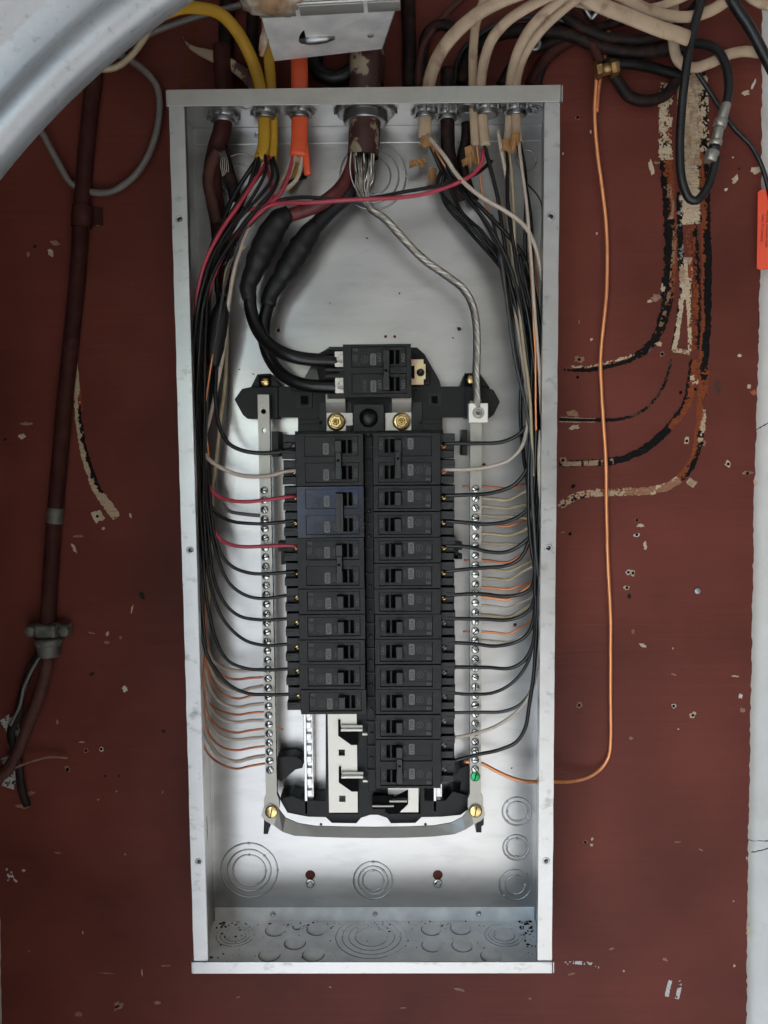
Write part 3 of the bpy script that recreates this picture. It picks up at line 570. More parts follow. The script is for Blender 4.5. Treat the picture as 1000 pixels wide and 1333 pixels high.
# bus bars and rails laid bare below the left column
mb = MB(); plate = [(427, 925), (465.5, 925), (465.5, 948), (456, 968), (447, 962), (443, 953), (441, 953), (441, 945), (438, 945), (438, 966), (452, 975), (465.5, 982), (465.5, 1000), (464, 1003), (464, 1030), (458, 1026), (443, 1018), (443, 1000), (439, 1000), (439, 1016), (455, 1030), (464, 1034), (464, 1058), (427, 1058)]
for sx in (1,):
    z0 = bx(445, 1058, 37)[1]; z1 = bx(445, 925, 37)[1]; xa, xb = bx(427.5, 990, 37)[0], bx(465, 990, 37)[0]; w_ = xb - xa
    hs = []
    for yy in (980, 1040):
        zc = bx(445, yy, 37)[1]; hs.append(rect(xa + w_ * .36, xa + w_ * .58, zc - 3.4, zc + 3.4))
    link('bus_bar', plate_mesh('bus_bar', rect(xa, xb, z0, z1), hs, 35, 36.6, M['tin_bus']), bus)
    for yy in (944, 1005):                               # stab insulators: black wedges with a tongue of tinned copper
        zc = bx(445, yy, 40)[1]
        mb = MB(); mb.prism([(xa + w_ * .36, zc + 5), (xa + w_ * .44, zc + 5), (xa + w_ * .44, zc - 3), (xb + 1, zc - 5), (xb + 1, zc - 22), (xb - 6, zc - 22), (xa + w_ * .36, zc - 12)], 36.7, 39); wd = obj('insulator', mb, M['slot_black'], bus, bevel=.4)
        mb = MB(); mb.box(xa + w_ * .46, xb + 6.5, 38, 40, zc - 3, zc - .2); mb.box(xa + w_ * .46, xb + 6.5, 38, 44, zc - 5.4, zc - 3.0); mb.box(xb + 6, xb + 19, 38, 42, zc - 10.5, zc - 8.2); obj('stab', mb, M['tin_bus'], wd, bevel=.3)
x0, z0 = bx(545, 1058, 37); x1, z1 = bx(505, 1020, 37)
mb = MB(); mb.prism([(x0 - 20, z0), (x0, z0), (x0, z1), (x1, z1), (x1, z1 - 7), (x0 - 11, z1 - 7), (x0 - 11, z0 + 9)], 34, 36); obj('bus_bar', mb, M['tin_bus'], bus, bevel=.2)
mb = MB(); mb.prism([(x0 - 30, z0 + 14), (x0 - 11, z0 + 24), (x0 - 11, z0 + 9), (x0 - 20, z0 + .2), (x0 - 36, z0 + .2)], 33, 36.4); mb.box(x0 - 49, x0 - 26, 36, 39, z0 + 5, z0 + 20); wd = obj('insulator', mb, M['slot_black'], bus, bevel=.4)
mb = MB(); mb.box(x0 - 31, x0 - 12, 36, 44, z0 + 14.5, z0 + 16.6); mb.box(x0 - 49, x0 - 26, 36, 42, z0 + 8.5, z0 + 10.4); obj('stab', mb, M['tin_bar'], wd, bevel=.3)
for xa_, y0, y1 in ((401.5, 925, 1059), (571, 1020, 1056)):   # notched mounting rails
    x, z1 = bx(xa_, y0, 30); _, z0 = bx(xa_, y1, 30); mb = MB(); mb.box(x - 5.4, x - 2.4, 10, 31, z0, z1); mb.box(x - 2.4, x + 4, 10, 26, z0 + 2, z1)
    zz = z0 + 6
    while zz < z1 - 6: mb.box(x - 2.6, x + 2.6, 26, 29.5, zz, zz + 7); zz += 12.4
    obj('rail', mb, M['bright_steel'], bus, bevel=.4)
mb = MB()                                                # lower frame
pprism(mb, [(364, 1040), (380, 1036), (395, 1042), (424, 1042), (424, 928), (430, 928), (430, 1059), (466, 1059), (466, 930), (490, 930), (490, 1026), (505, 1026), (505, 1059), (547, 1059), (547, 1022), (553, 1022), (553, 1042), (580, 1042), (590, 1030), (610, 1036), (612, 1052), (600, 1061), (575, 1063.5), (549, 1064), (541, 1071.5), (509, 1072), (504, 1065), (492, 1061), (482, 1061), (470, 1065), (464, 1072), (432, 1071.5), (424, 1064), (401, 1063.5), (388, 1061), (374, 1058)], 4, 31)
obj('lower_frame', mb, FB, bus, bevel=.5)
for l in ([(361, 985), (384, 984), (394, 990), (394, 1000), (385, 1002), (366, 1018), (361, 1014)], [(590, 1010), (600, 1000), (610, 996), (613, 1000), (613, 1040), (598, 1040), (600, 1018)]): mb = MB(); pprism(mb, l, 6, 26); obj('bracket_arm', mb, FB, bus, bevel=.6)
for q in ((343, 1062, 352, 1086), (620, 1062, 630, 1084)):
    mb = MB(); pprism(mb, [(q[0], q[3]), (q[2] - 3, q[3]), (q[2] - 3, q[3] - 8), (q[2], q[3] - 10), (q[2], q[1]), (q[0] + 1, q[1])], 3, 26); obj('foot', mb, FB, bus, bevel=.5)
# bowed strap across the bottom, its face leaning back
upp = [(343, 1052), (352, 1046), (362, 1052), (372, 1065), (388, 1072), (410, 1075.5), (445, 1076.5), (487, 1077), (530, 1076.5), (565, 1075), (588, 1071), (602, 1064), (611, 1052), (621, 1046), (630, 1052)]
low = [(340, 1062), (346, 1069), (357, 1075), (368, 1083), (383, 1088), (410, 1089.5), (445, 1090.5), (487, 1091), (530, 1090.5), (565, 1089), (592, 1086), (606, 1080), (617, 1073), (627, 1068), (632, 1061)]
mb = MB(); n = len(upp); fr = [at(*q, 39 if 2 < i < n - 3 else 43) for i, q in enumerate(upp)] + [at(*q, 45 if 2 < i < n - 3 else 43) for i, q in enumerate(low)]
bk = [p + Vector((0, 1.5 * MM, 0)) for p in fr]
mb.add([tuple(p - pt(0, 0, 0)) for p in fr + bk], [(i, i + 1, n + i + 1, n + i) for i in range(n - 1)] + [(2 * n + i, 3 * n + i, 3 * n + i + 1, 2 * n + i + 1) for i in range(n - 1)] + [(i, 2 * n + i, 2 * n + i + 1, i + 1) for i in range(n - 1)] + [(n + i, n + i + 1, 3 * n + i + 1, 3 * n + i) for i in range(n - 1)] + [(0, n, 3 * n, 2 * n), (n - 1, 3 * n - 1, 4 * n - 1, 2 * n - 1)])
obj('bonding_strap', mb, M['tin_bar'], bus)
# two neutral bars, 31 terminal screws each
def screw_mesh(nm, r, mt, ph):
    mb = MB(); mb.lathe((0, 0, 0), [(r, 0), (r, .9), (r * .8, 1.5), (0, 1.6)], 16)
    c, s = math.cos(math.radians(ph)), math.sin(math.radians(ph)); L_, w_ = r * .82, .55
    q = [(-L_ * c - w_ * s, -L_ * s + w_ * c), (-L_ * c + w_ * s, -L_ * s - w_ * c), (L_ * c + w_ * s, L_ * s - w_ * c), (L_ * c - w_ * s, L_ * s + w_ * c)]
    me = mb.mesh(nm, [mt, M['slot_black']]); 
    m2 = MB(); m2.prism(q, 1.45, 1.75); me2 = m2.mesh(nm, M['slot_black'])
    bm = bmesh.new(); bm.from_mesh(me); k = len(bm.faces); bm.from_mesh(me2); bm.faces.ensure_lookup_table()
    for f in bm.faces[k:]: f.material_index = 1
    bm.to_mesh(me); bm.free(); bpy.data.meshes.remove(me2); return me
SC = [screw_mesh('terminal_screw', 4.0, M['bright_steel'], a) for a in (35, -20, 80, 10, -60)]
GS = screw_mesh('ground_screw', 5.2, M['screw_green'], 75)
BS = screw_mesh('screw', 6.8, M['brass'], 80)
rd = random.Random(3)
NB = {}
for s, xc, ztop, sxx in ((-1, -106.2, 583, -107.2), (1, 108.6, 575, 108.2)):
    holes = [circle(xc, 566, 2.6, 14), circle(xc, 547, 2.4, 14)] if s < 0 else []
    nb = link('neutral_bar', plate_mesh('neutral_bar', [(xc - 5.8, 165), (xc - 8, 160), (xc - 8, 150), (xc - 4, 143), (xc + 4, 143), (xc + 8, 150), (xc + 8, 160), (xc + 5.8, 165), (xc + 5.8, ztop), (xc - 5.8, ztop)], holes, 34.5, 42, M['tin_bar']), bus, bevel=.3); NB[s] = nb
    mb = MB()
    for k in range(31):
        z = 486 - 9.5 * k * (294 / 285)
        link('terminal_screw', SC[rd.randrange(5)], nb, Vector((sxx * MM, -42.0 * MM, z * MM)), (0, rd.uniform(-.4, .4), 0))
    mb = MB()
    for k in range(31):
        z = 486 - 9.8 * k; mb.lathe((xc + s * 5.85, 38.5, z), [(1.9, 0), (0, .05)], 10, (s, 0, 0)); mb.lathe((xc - s * 5.85, 38.5, z), [(1.9, 0), (0, .05)], 10, (-s, 0, 0))
    obj('wire_hole', mb, M['slot_black'], nb)['kind'] = 'stuff'
    link('screw', BS, nb, Vector((xc * MM, -43.6 * MM, 147 * MM)))
link('ground_screw', GS, NB[1], Vector((108.4 * MM, -42 * MM, 184 * MM)))
for q in ((362, 705, 374, 718), (366, 718, 371, 735), (585, 706, 602, 716), (589, 716, 597, 728), (587, 722, 602, 728)):
    mb = MB(); pprism(mb, [(q[0], q[3]), (q[2], q[3]), (q[2], q[1]), (q[0], q[1])], 20, 36); obj('bar_support', mb, FB, bus, bevel=.4)
for q in ((-99, -92), (95, 100)): mb = MB(); mb.box(*q, 8, 40, 520, 546); obj('bar_support', mb, FB, bus, bevel=.4)
x, z = bx(622.5, 537.5, 52); mb = MB(); mb.box(x - 9.6, x + 9.6, 43, 55, z - 9.6, z + 9.6); lug = obj('neutral_lug', mb, M['tin_bus'], bus, bevel=.6)
mb = MB(); mb.lathe((x, 55, z), [(6, 0), (5.9, .3), (5, .5), (4.8, .3), (3.4, .4), (3.2, .9), (2, 1), (1.8, -.2), (0, -.2)], 24); obj('set_screw', mb, M['tin_bar'], lug)

# ------------------------------------------------------------------ circuit breakers
PZ = 25.8
_bm = {}; BR = random.Random(21)
def cached(key, fn):
    if key not in _bm: _bm[key] = fn()
    return _bm[key]
def breaker(n, cx, zc, flip, rating, label, cat='circuit breaker', body='bakelite', term='brass', group='circuit breakers', logos=(True, True), bar=False, base=34, main=False, name='circuit_breaker'):
    t = thing(name, label, cat, pt(cx + BR.uniform(-.35, .35), base + BR.uniform(-.3, .5), zc + BR.uniform(-.12, .12)), (BR.uniform(-.012, .012), (math.pi if flip else 0) + BR.uniform(-.004, .004), BR.uniform(-.012, .012)), group)
    half = n * PZ / 2; zs = [half - PZ / 2 - k * PZ for k in range(n)]
    def case():
        mb = MB(); mb.box(5, 71, 0, 24, -half + .45, half - .45)
        return mb.mesh('case', M[body])
    def frame():
        return plate_mesh('cover', rect(5, 71, -half + .45, half - .45), [rect(9.6, 62.8, z - 10.2, z + 9.6) for z in zs], 24, 32.2, M[body])
    link('case', cached(('case', n, body), case), t, bevel=.5); link('cover', cached(('cover', n, body), frame), t, bevel=.5)
    for i, z in enumerate(zs):
        def face(): return plate_mesh('label_panel', rect(10.1, 62.3, -9.7, 9.1), [rect(16, 32.5, -6.8, 6.8)], 24.5, 30.8, M[body])
        f = link('label_panel', cached(('face', body), face), t, (0, 0, z * MM))
        def strip():
            mb = MB(); mb.box(32.6, 62.2, 30.8, 31.1, -9.6, -4.6); mb.box(10.2, 15.9, 30.8, 31.1, -9.6, -4.6); return mb.mesh('label_ledge', M[body])
        link('label_ledge', cached(('ledge', body), strip), f)
        def slot():
            mb = MB(); mb.box(16.2, 32.3, 24.05, 24.4, -6.7, 6.7); mb.box(19.6, 21.8, 24.4, 30.4, -6.6, 6.6); return mb.mesh('slot', M['slot_black'])  # black plate paints in the shade at the bottom of the slot
        sl_ = link('slot', cached('slot', slot), f)
        def ridge():
            mb = MB(); mb.box(20, 21.6, 30.2, 31.2, -6.5, 6.5); return mb.mesh('guide', M['bakelite_worn'])
        link('guide', cached('guide', ridge), f)
        if not bar:
            def handle():
                mb = MB(); h0, h1 = 24.4, 37.5
                mb.hexa([tuple(c * MM for c in q) for q in ((23.4, -h0, -6.7), (32.2, -h0, -6.7), (32.2, -h0, 6.7), (23.4, -h0, 6.7), (26, -h1, -6.2), (32.6, -h1, -6.2), (32.6, -h1, 6.2), (26, -h1, 6.2))]); return mb.mesh('handle', M['handle_black'])
            link('handle', cached('handle', handle), t, (0, 0, z * MM), bevel=.5)
        def letters_():
            mb = MB(); letters(mb, 'ON', 5.2, 12.9, 31.0, 0.5); 
            if not main: letters(mb, 'OFF', 3.9, 35.0, 31.0, 2.2)
            else: letters(mb, 'OFF', 5.2, 36.0, 31.2, 0.5)
            return mb.mesh('lettering', M['print_grey' if main else 'print_faint'])
        link('lettering', cached(('on', main), letters_), f)
        def rate():
            x0 = 39.0; mb = MB(); r = 1.3; q = []
            for ccx, ccz, a in ((x0 + 5.6 - r, -4.9 + r + 1.4, -90), (x0 + 5.6 - r, 7.6 - r, 0), (x0 + r, 7.6 - r, 90), (x0 + r, -4.9 + r + 1.4, 180)):
                q += [(ccx + r * math.cos(math.radians(a + k * 30)), ccz + r * math.sin(math.radians(a + k * 30))) for k in range(4)]
            mb.prism(q, 30.7, 31.0); return mb.mesh('rating_label', M['print_grey'])
        rl = link('rating_label', cached('rate', rate), f)
        def rtxt():
            mb = MB(); letters(mb, rating, 5.4 if len(rating) < 4 else 4.6, 41.9, 31.15, 2.0); return mb.mesh('rating_lettering', M['print_black'])
        link('rating_lettering', cached(('rt', rating), rtxt), f)
        if logos[i]:
            def logo():
                mb = MB(); 
                for R0, R1 in ((3.5, 3.1),):
                    N = 28; mb.add([((50 + R * math.cos(2 * math.pi * k / N)) * MM, -31.05 * MM, (2 + R * math.sin(2 * math.pi * k / N)) * MM) for R in (R0, R1) for k in range(N)], [(k, (k + 1) % N, N + (k + 1) % N, N + k) for k in range(N)])
                letters(mb, 'GE', 3.2, 50, 31.05, 2); letters(mb, 'UL', 2.0, 56.2, 31.05, 6.2); 
                return mb.mesh('emblem', M['print_faint'])
            link('emblem', cached('logo', logo), f)
            def fine():
                mb = MB(); rq = random.Random(5)
                for k in range(4):
                    x = 57.0 + k * 1.35; z0 = -3.2 + rq.uniform(0, .5); z1 = 4.5 - rq.uniform(0, 2) if k else 3.0; zz = z0
                    while zz < z1: w_ = rq.uniform(.5, 1.4); mb.box(x, x + .62, 31.02, 31.05, zz, zz + w_); zz += w_ + .35
                for k in range(3): mb.box(57 + k * 1.6, 57.9 + k * 1.6, 31.12, 31.16, -8.7, -5.6 - k * .3)
                return mb.mesh('fine_print', M['print_faint'])
            link('fine_print', cached('fine', fine), f)
        if not main:
            def term_m():
                mb = MB(); mb.box(71, 86.5, 0, 10, -12.4, 12.4); mb.box(70.9, 86.9, 10, 20.5, 3.4, 12.3, .5); mb.box(70.9, 85.6, 10, 19.5, -12.3, -4.4, .5)
                mb.box(76, 85.4, 10, 14, -4.4, 3.4); mb.box(71, 72.4, 10, 24, -12.3, 12.3); mb.box(78, 86.6, 20.3, 21, 6, 7.2); return mb.mesh('terminal_block', M['bakelite_shoulder'])
            tb = link('terminal_block', cached('term', term_m), t, (0, 0, z * MM), bevel=.4)
            def ts():
                return screw_mesh('terminal_screw', 3.3, M[term], 40)
            link('terminal_screw', cached(('ts', term), ts), tb, (75.2 * MM, -13.2 * MM, -.5 * MM))
    if n == 2:
        def tie():
            mb = MB()
            if bar: mb.box(24.5, 32.8, 30, 40.5, -19.5, 19.5, .6); mb.box(27.6, 28.3, 40.4, 40.8, -18, 18)
            else: mb.box(26, 32.4, 33, 39, -8.2, 8.2, .4)
            return mb.mesh('handle_tie', M['handle_black'])
        hx = link('handle_tie', cached(('tie', bar), tie), t, bevel=.5)
        if not bar:
            def th(): mb = MB(); mb.lathe((29.4, 39.05, .5), [(1.4, 0), (0, .02)], 12); return mb.mesh('pin_hole', M['slot_black'])
            link('pin_hole', cached('th', th), hx)
    return t
def zrow(a, n=1): return 543 - PZ * (a + n / 2)
ordn = ['first', 'second', 'third', 'fourth', 'fifth', 'sixth', 'seventh', 'eighth', 'ninth', 'tenth']
breaker(2, 0, zrow(0, 2), True, '20A', 'two-pole black breaker with silver terminal screws at the top of the left column', term='bright_steel', body='bakelite_worn', logos=(False, False))
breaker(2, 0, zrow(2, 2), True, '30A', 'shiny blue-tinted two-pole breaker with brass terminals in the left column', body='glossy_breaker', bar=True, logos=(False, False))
breaker(2, 0, zrow(4, 2), True, '30A', 'matt two-pole breaker below the shiny blue-tinted breaker', body='bakelite_worn', logos=(False, True))
for k in range(5):
    breaker(1, 0, zrow(6 + k), True, '20A', ['single-pole breaker just below the two-pole breakers of the left column', 'second single-pole breaker down in the left column', 'middle one of the five single-pole breakers in the left column', 'fourth single-pole breaker down in the left column', 'lowest breaker of the left column, just above the bare bus bars'][k], body='bakelite_worn')
breaker(2, 0, zrow(0, 2), False, '20A', 'two-pole black breaker at the top of the right column', term='copper', logos=(False, True))
for k in range(10):
    breaker(1, 0, zrow(2 + k), False, '20A', f'{ordn[k]} single-pole breaker down from the two-pole breaker atop the right column', term='brass' if k < 5 else 'zinc_fitting')
breaker(2, 0, zrow(12, 2), False, '15A', 'two-pole black breaker at the bottom of the right column', term='zinc_fitting', logos=(False, True))
mbk = breaker(2, 47.4, 603.2, True, '100A', 'large two-pole main breaker at the top centre, fed by two thick black cables', 'main breaker', base=40, main=True, name='main_breaker', logos=(False, True))
mb = MB(); letters(mb, '22KAIC', 4.6, 50.5, 31.05, 12.9 + 1); obj('lettering', mb, M['print_faint'], mbk)
mb = MB(); mb.box(4.9 + 66, 76, 0, 14, -25, 25); mb.box(71, 89, 0, 4, -25, 25)
for z in (-25, -4, 2, 21): mb.box(71, 90 if abs(z) < 20 else 86, 4, 17, z, z + 3)
obj('terminal_block', mb, M['bakelite_shoulder'], mbk, bevel=.4)
for z in (-12.9, 12.9):
    mb = MB(); mb.box(71.2, 80, 4, 18, z - 7.6, z + 7.6); lg = obj('lug', mb, M['tin_bus'], mbk, bevel=.5)
    mb = MB(); mb.lathe((73.6, 18, z), [(4.6, 0), (4.5, .5), (3.9, .9), (3.7, .5), (0, .5)], 20); mb.box(70, 77.4, 18.4, 18.8, z - .5, z + .5); obj('set_screw', mb, M['tin_bus'], lg)
# ------------------------------------------------------------------ wires: each one a thing
GL, GR = 'wires to the left breakers', 'wires to the right breakers'
ENDS_L = [(338, 200, 48), (343, 198, 46), (352, 204, 41), (356, 203, 40)]; ENDS_O = [(385, 198, 45), (390, 200, 46), (395, 200, 46)]
ENDS_R = [(553, 178, 43), (556, 176, 42), (620, 186, 44), (632, 188, 46), (660, 188, 41), (664, 190, 42), (674, 180, 48), (584, 205, 30)]
snap_i = [0]
def snap(q):
    E_ = ENDS_O if (q[0] > 375 and q[0] < 420) else ENDS_L if q[0] < 375 else ENDS_R
    E2 = sorted(E_, key=lambda e: abs(e[0] - q[0]) + abs(e[1] - q[1]) * .3); snap_i[0] += 1
    e = E2[0] if E_ is ENDS_R else E_[snap_i[0] % len(E_)]
    return (e[0] + random.uniform(-1.5, 1.5), e[1], e[2] + random.uniform(-1.5, 1.5))
def wire(name, label, cat, pts, m, r=1.85, h=None, group=None, aspect=1.0, n=10, step=.004, jit=0):
    if group in (GL, GR, 'wires down the left gutter', 'wires down the right gutter') and 175 < pts[0][1] < 270 and len(pts[0]) == 3 and 'behind' not in label and 'curling' not in label:
        pts = [snap(pts[0])] + list(pts[1 if abs(pts[0][1] - 200) < 25 else 0:])
    C = path(pts, step, h)
    if jit:
        sd = random.uniform(0, 99)
        C = [p + Vector((noise.noise(Vector((p.z * 22, sd, 0))), noise.noise(Vector((p.z * 22, sd, 5))) * .5, noise.noise(Vector((p.x * 22, sd, 9))) * .4)) * jit * MM + Vector((noise.noise(Vector((p.z * 70, sd + 20, p.x * 40))), 0, noise.noise(Vector((p.x * 70, sd + 30, p.z * 40))))) * jit * .35 * MM for p in C]
    mb = MB(); mb.tube(C, r * MM, n, aspect)
    o = obj(name, mb, M[m]); tag(o, label, cat, group); return o
B = 'wire_black'

# left column: terminal row, then down the left gutter
L = [
 ('black wire entering the top breaker of the left column', B, 2.1, [(330, 232, 40), (300, 280, 45), (279, 335, 45), (272, 400, 42), (274, 450, 40), (280, 475, 42), (281, 520, 45), (286, 556, 48), (298, 577, 50), (318, 587, 51), (345, 590, 51), (371, 587, 50), (387, 584, 49)]),
 ('white wire entering the second terminal of the left column', 'wire_white', 2.1, [(385, 235, 50), (345, 262, 55), (318, 305, 52), (302, 370, 48), (292, 450, 40), (277, 530, 40), (266, 575, 45), (268, 592, 48), (283, 606, 50), (310, 618, 51), (345, 620, 51), (376, 613, 50), (388, 612, 49)]),
 ('red wire entering the shiny breaker, higher of two red ones at left', 'wire_red', 1.9, [(400, 215, 55), (365, 252, 60), (330, 285, 62), (298, 320, 60), (275, 370, 55), (265, 430, 50), (266, 520, 44), (266, 600, 44), (278, 641, 46), (294, 650, 49), (316, 653, 51), (345, 651, 51), (372, 647, 50), (386, 646, 49)]),
 ('black wire entering the lower pole of the shiny breaker', B, 1.8, [(345, 205, 45), (318, 260, 50), (290, 310, 55), (272, 380, 52), (268, 470, 46), (268, 580, 42), (272, 650, 44), (282, 668, 46), (300, 678, 49), (330, 682, 51), (355, 681, 51), (387, 677, 49)]),
 ('red wire entering the breaker below the shiny one, lower red at left', 'wire_red', 1.9, [(352, 262, 62), (310, 280, 62), (278, 335, 60), (262, 400, 55), (257, 470, 46), (264, 580, 40), (272, 660, 44), (284, 699, 47), (300, 709, 50), (320, 712, 51), (345, 711, 51), (370, 710, 50), (387, 710, 49)]),
 ('black wire in the lower terminal of the third two-pole breaker at left', B, 1.8, [(338, 205, 50), (312, 262, 58), (282, 318, 58), (266, 390, 58), (262, 480, 52), (270, 600, 46), (279, 690, 47), (290, 724, 49), (305, 739, 50), (325, 746, 51), (345, 747, 51), (370, 745, 50), (388, 744, 49)]),
 ('black wire of the first single-pole breaker in the left column', B, 1.75, [(340, 215, 55), (306, 275, 63), (274, 340, 64), (262, 420, 60), (260, 520, 54), (268, 630, 50), (280, 715, 48), (300, 761, 50), (325, 777, 51), (345, 779, 51), (368, 776, 50), (389, 773, 49)]),
 ('black wire of the second single-pole breaker in the left column', B, 1.75, [(333, 225, 58), (300, 280, 66), (268, 350, 68), (257, 440, 62), (260, 560, 54), (270, 680, 50), (278, 750, 48), (292, 784, 49), (312, 802, 50), (340, 807, 51), (366, 806, 50), (389, 804, 49)]),
 ('black wire of the middle single-pole breaker in the left column', B, 1.75, [(345, 225, 60), (308, 290, 70), (276, 350, 70), (268, 430, 64), (266, 560, 58), (266, 680, 54), (275, 765, 50), (294, 811, 49), (320, 834, 50), (345, 840, 51), (368, 839, 50), (389, 836, 49)]),
 ('black wire of the fourth single-pole breaker in the left column', B, 1.75, [(352, 235, 62), (300, 300, 72), (264, 370, 72), (252, 470, 64), (258, 600, 60), (264, 720, 56), (272, 795, 50), (284, 840, 48), (298, 861, 49), (320, 870, 50), (345, 872, 51), (370, 871, 50), (389, 869, 49)]),
 ('lowest black wire in the left gutter, entering the lowest left breaker', B, 1.85, [(360, 240, 64), (312, 300, 74), (272, 370, 76), (258, 480, 72), (256, 640, 70), (258, 760, 66), (263, 825, 58), (276, 866, 50), (300, 893, 49), (325, 903, 50), (348, 904, 51), (370, 904, 50), (389, 902, 49)])]
for i, (lb, m, r, p) in enumerate(L): wire('wire', lb, 'wire', p, m, r, group=GL, jit=.7)
# further wires filling the gutter behind the ones above
for i, (lb, m, r, p) in enumerate([
 ('thin black wire at the back of the left gutter beside the box wall', B, 1.6, [(300, 262, 20), (272, 330, 24), (258, 420, 20), (256, 560, 18), (262, 700, 18), (268, 820, 20)]),
 ('black wire against the left lip of the box, front of the gutter', B, 1.9, [(318, 270, 70), (276, 335, 78), (254, 430, 74), (252, 560, 70), (258, 700, 66), (264, 800, 60), (268, 850, 50)]),
 ('black wire crossing the upper left gutter toward the yellow cables', B, 2.0, [(330, 215, 35), (302, 262, 40), (284, 330, 40), (283, 420, 36), (270, 560, 34), (262, 690, 34), (264, 780, 34)]),
 ('grey-black wire running down beside the taped splice', 'wire_grey', 1.4, [(322, 290, 66), (298, 350, 60), (284, 420, 56), (272, 500, 52), (268, 590, 48), (272, 680, 40)]),
 ('dull red wire deep in the left gutter', 'wire_red', 1.7, [(258, 470, 28), (264, 540, 26), (262, 620, 26), (266, 690, 28)]),
 ('pink-red wire leading the bundle at the upper left', 'wire_red', 1.9, [(310, 268, 78), (288, 300, 80), (268, 340, 78), (257, 385, 70), (253, 430, 60)]),
 ('beige wire hanging down to a cut end by the taped splice', 'wire_white', 2.0, [(398, 212, 44), (360, 250, 50), (326, 292, 54), (306, 345, 52), (296, 405, 46)]),
 ('short beige wire beside the taped splice at the left', 'wire_cream', 1.3, [(320, 320, 52), (297, 345, 48), (290, 385, 46)]),
 ('tan wire below the yellow cables at the upper left', 'wire_cream', 1.5, [(341, 212, 38), (325, 243, 40), (311, 272, 44)]),
 ('bare copper wire below the yellow cables at the upper left', 'copper', 1.0, [(337, 212, 42), (330, 235, 42), (318, 262, 44), (305, 300, 44)]),
 ('bare copper wire glinting in the left gutter', 'copper', 1.0, [(278, 460, 56), (271, 500, 54), (268, 540, 50), (272, 600, 46)]),
 ('old beige wire looping down the left gutter behind the splice', 'wire_cream', 2.0, [(297, 400, 16), (294, 480, 20), (288, 545, 24), (281, 600, 26), (277, 640, 24), (275, 720, 20), (270, 800, 22)]),
 ('grey fabric-covered wire bent to the upper end of the left neutral bar', 'cable_grey', 1.9, [(296, 430, 16), (294, 520, 18), (284, 600, 22), (283, 640, 26), (297, 664, 32), (318, 669, 36), (340, 671, 38)])]):
    wire('wire', lb, 'wire', p, m, r, group='wires down the left gutter', jit=.8)
# neutral and ground wires to the left bar
rowsL = [(871, 'wire_white', 1.5), (881, 'copper_dark', 1.05), (892, 'wire_white', 1.5), (903, 'copper_dark', 1.05), (915, 'wire_white', 1.6), (926, 'copper_dark', 1.0), (937, 'wire_white', 1.5), (948, 'copper_dark', 1.05), (959, 'wire_white', 1.4), (971, 'copper_dark', 1.0), (983, 'wire_white', 1.7), (993, 'copper_dark', 1.0)]
oL = ['uppermost', 'second', 'third', 'fourth', 'fifth', 'lowest']
for i, (y, m, r) in enumerate(rowsL):
    k = i // 2; wh = m == 'wire_white'; x0 = 268 - i * .5; dip = [24, 36, 34, 36, 30, 20, 34, 26, 38, 30, 40, 22][i]
    sag = [2, 3, 8, 6, 6, 4, 3, 6, 4, 6, 8, 8][i]
    P_ = [(264 + i % 3, 640 + i * 6, 24 + i * 2), (262 + (i * 5) % 7, 760 + i * 8, 26 + i), (x0 - 1, y - dip * 2.2, 26 + i), (x0 + 8, y - dip * .55, 28), (x0 + 24, y - 2 + sag * .4, 33), (x0 + 45, y + sag, 37), (325, y + sag * .5, 38.5), (349, y, 38.5)]
    if not wh: P_[-1] = (352, y, 38.5)
    wire('wire', f"{oL[k]} {'white' if wh else 'bare copper'} wire landing on the lower left neutral bar", 'wire', P_, m, r * 1.22, group='wires on the left neutral bar', jit=1.4)
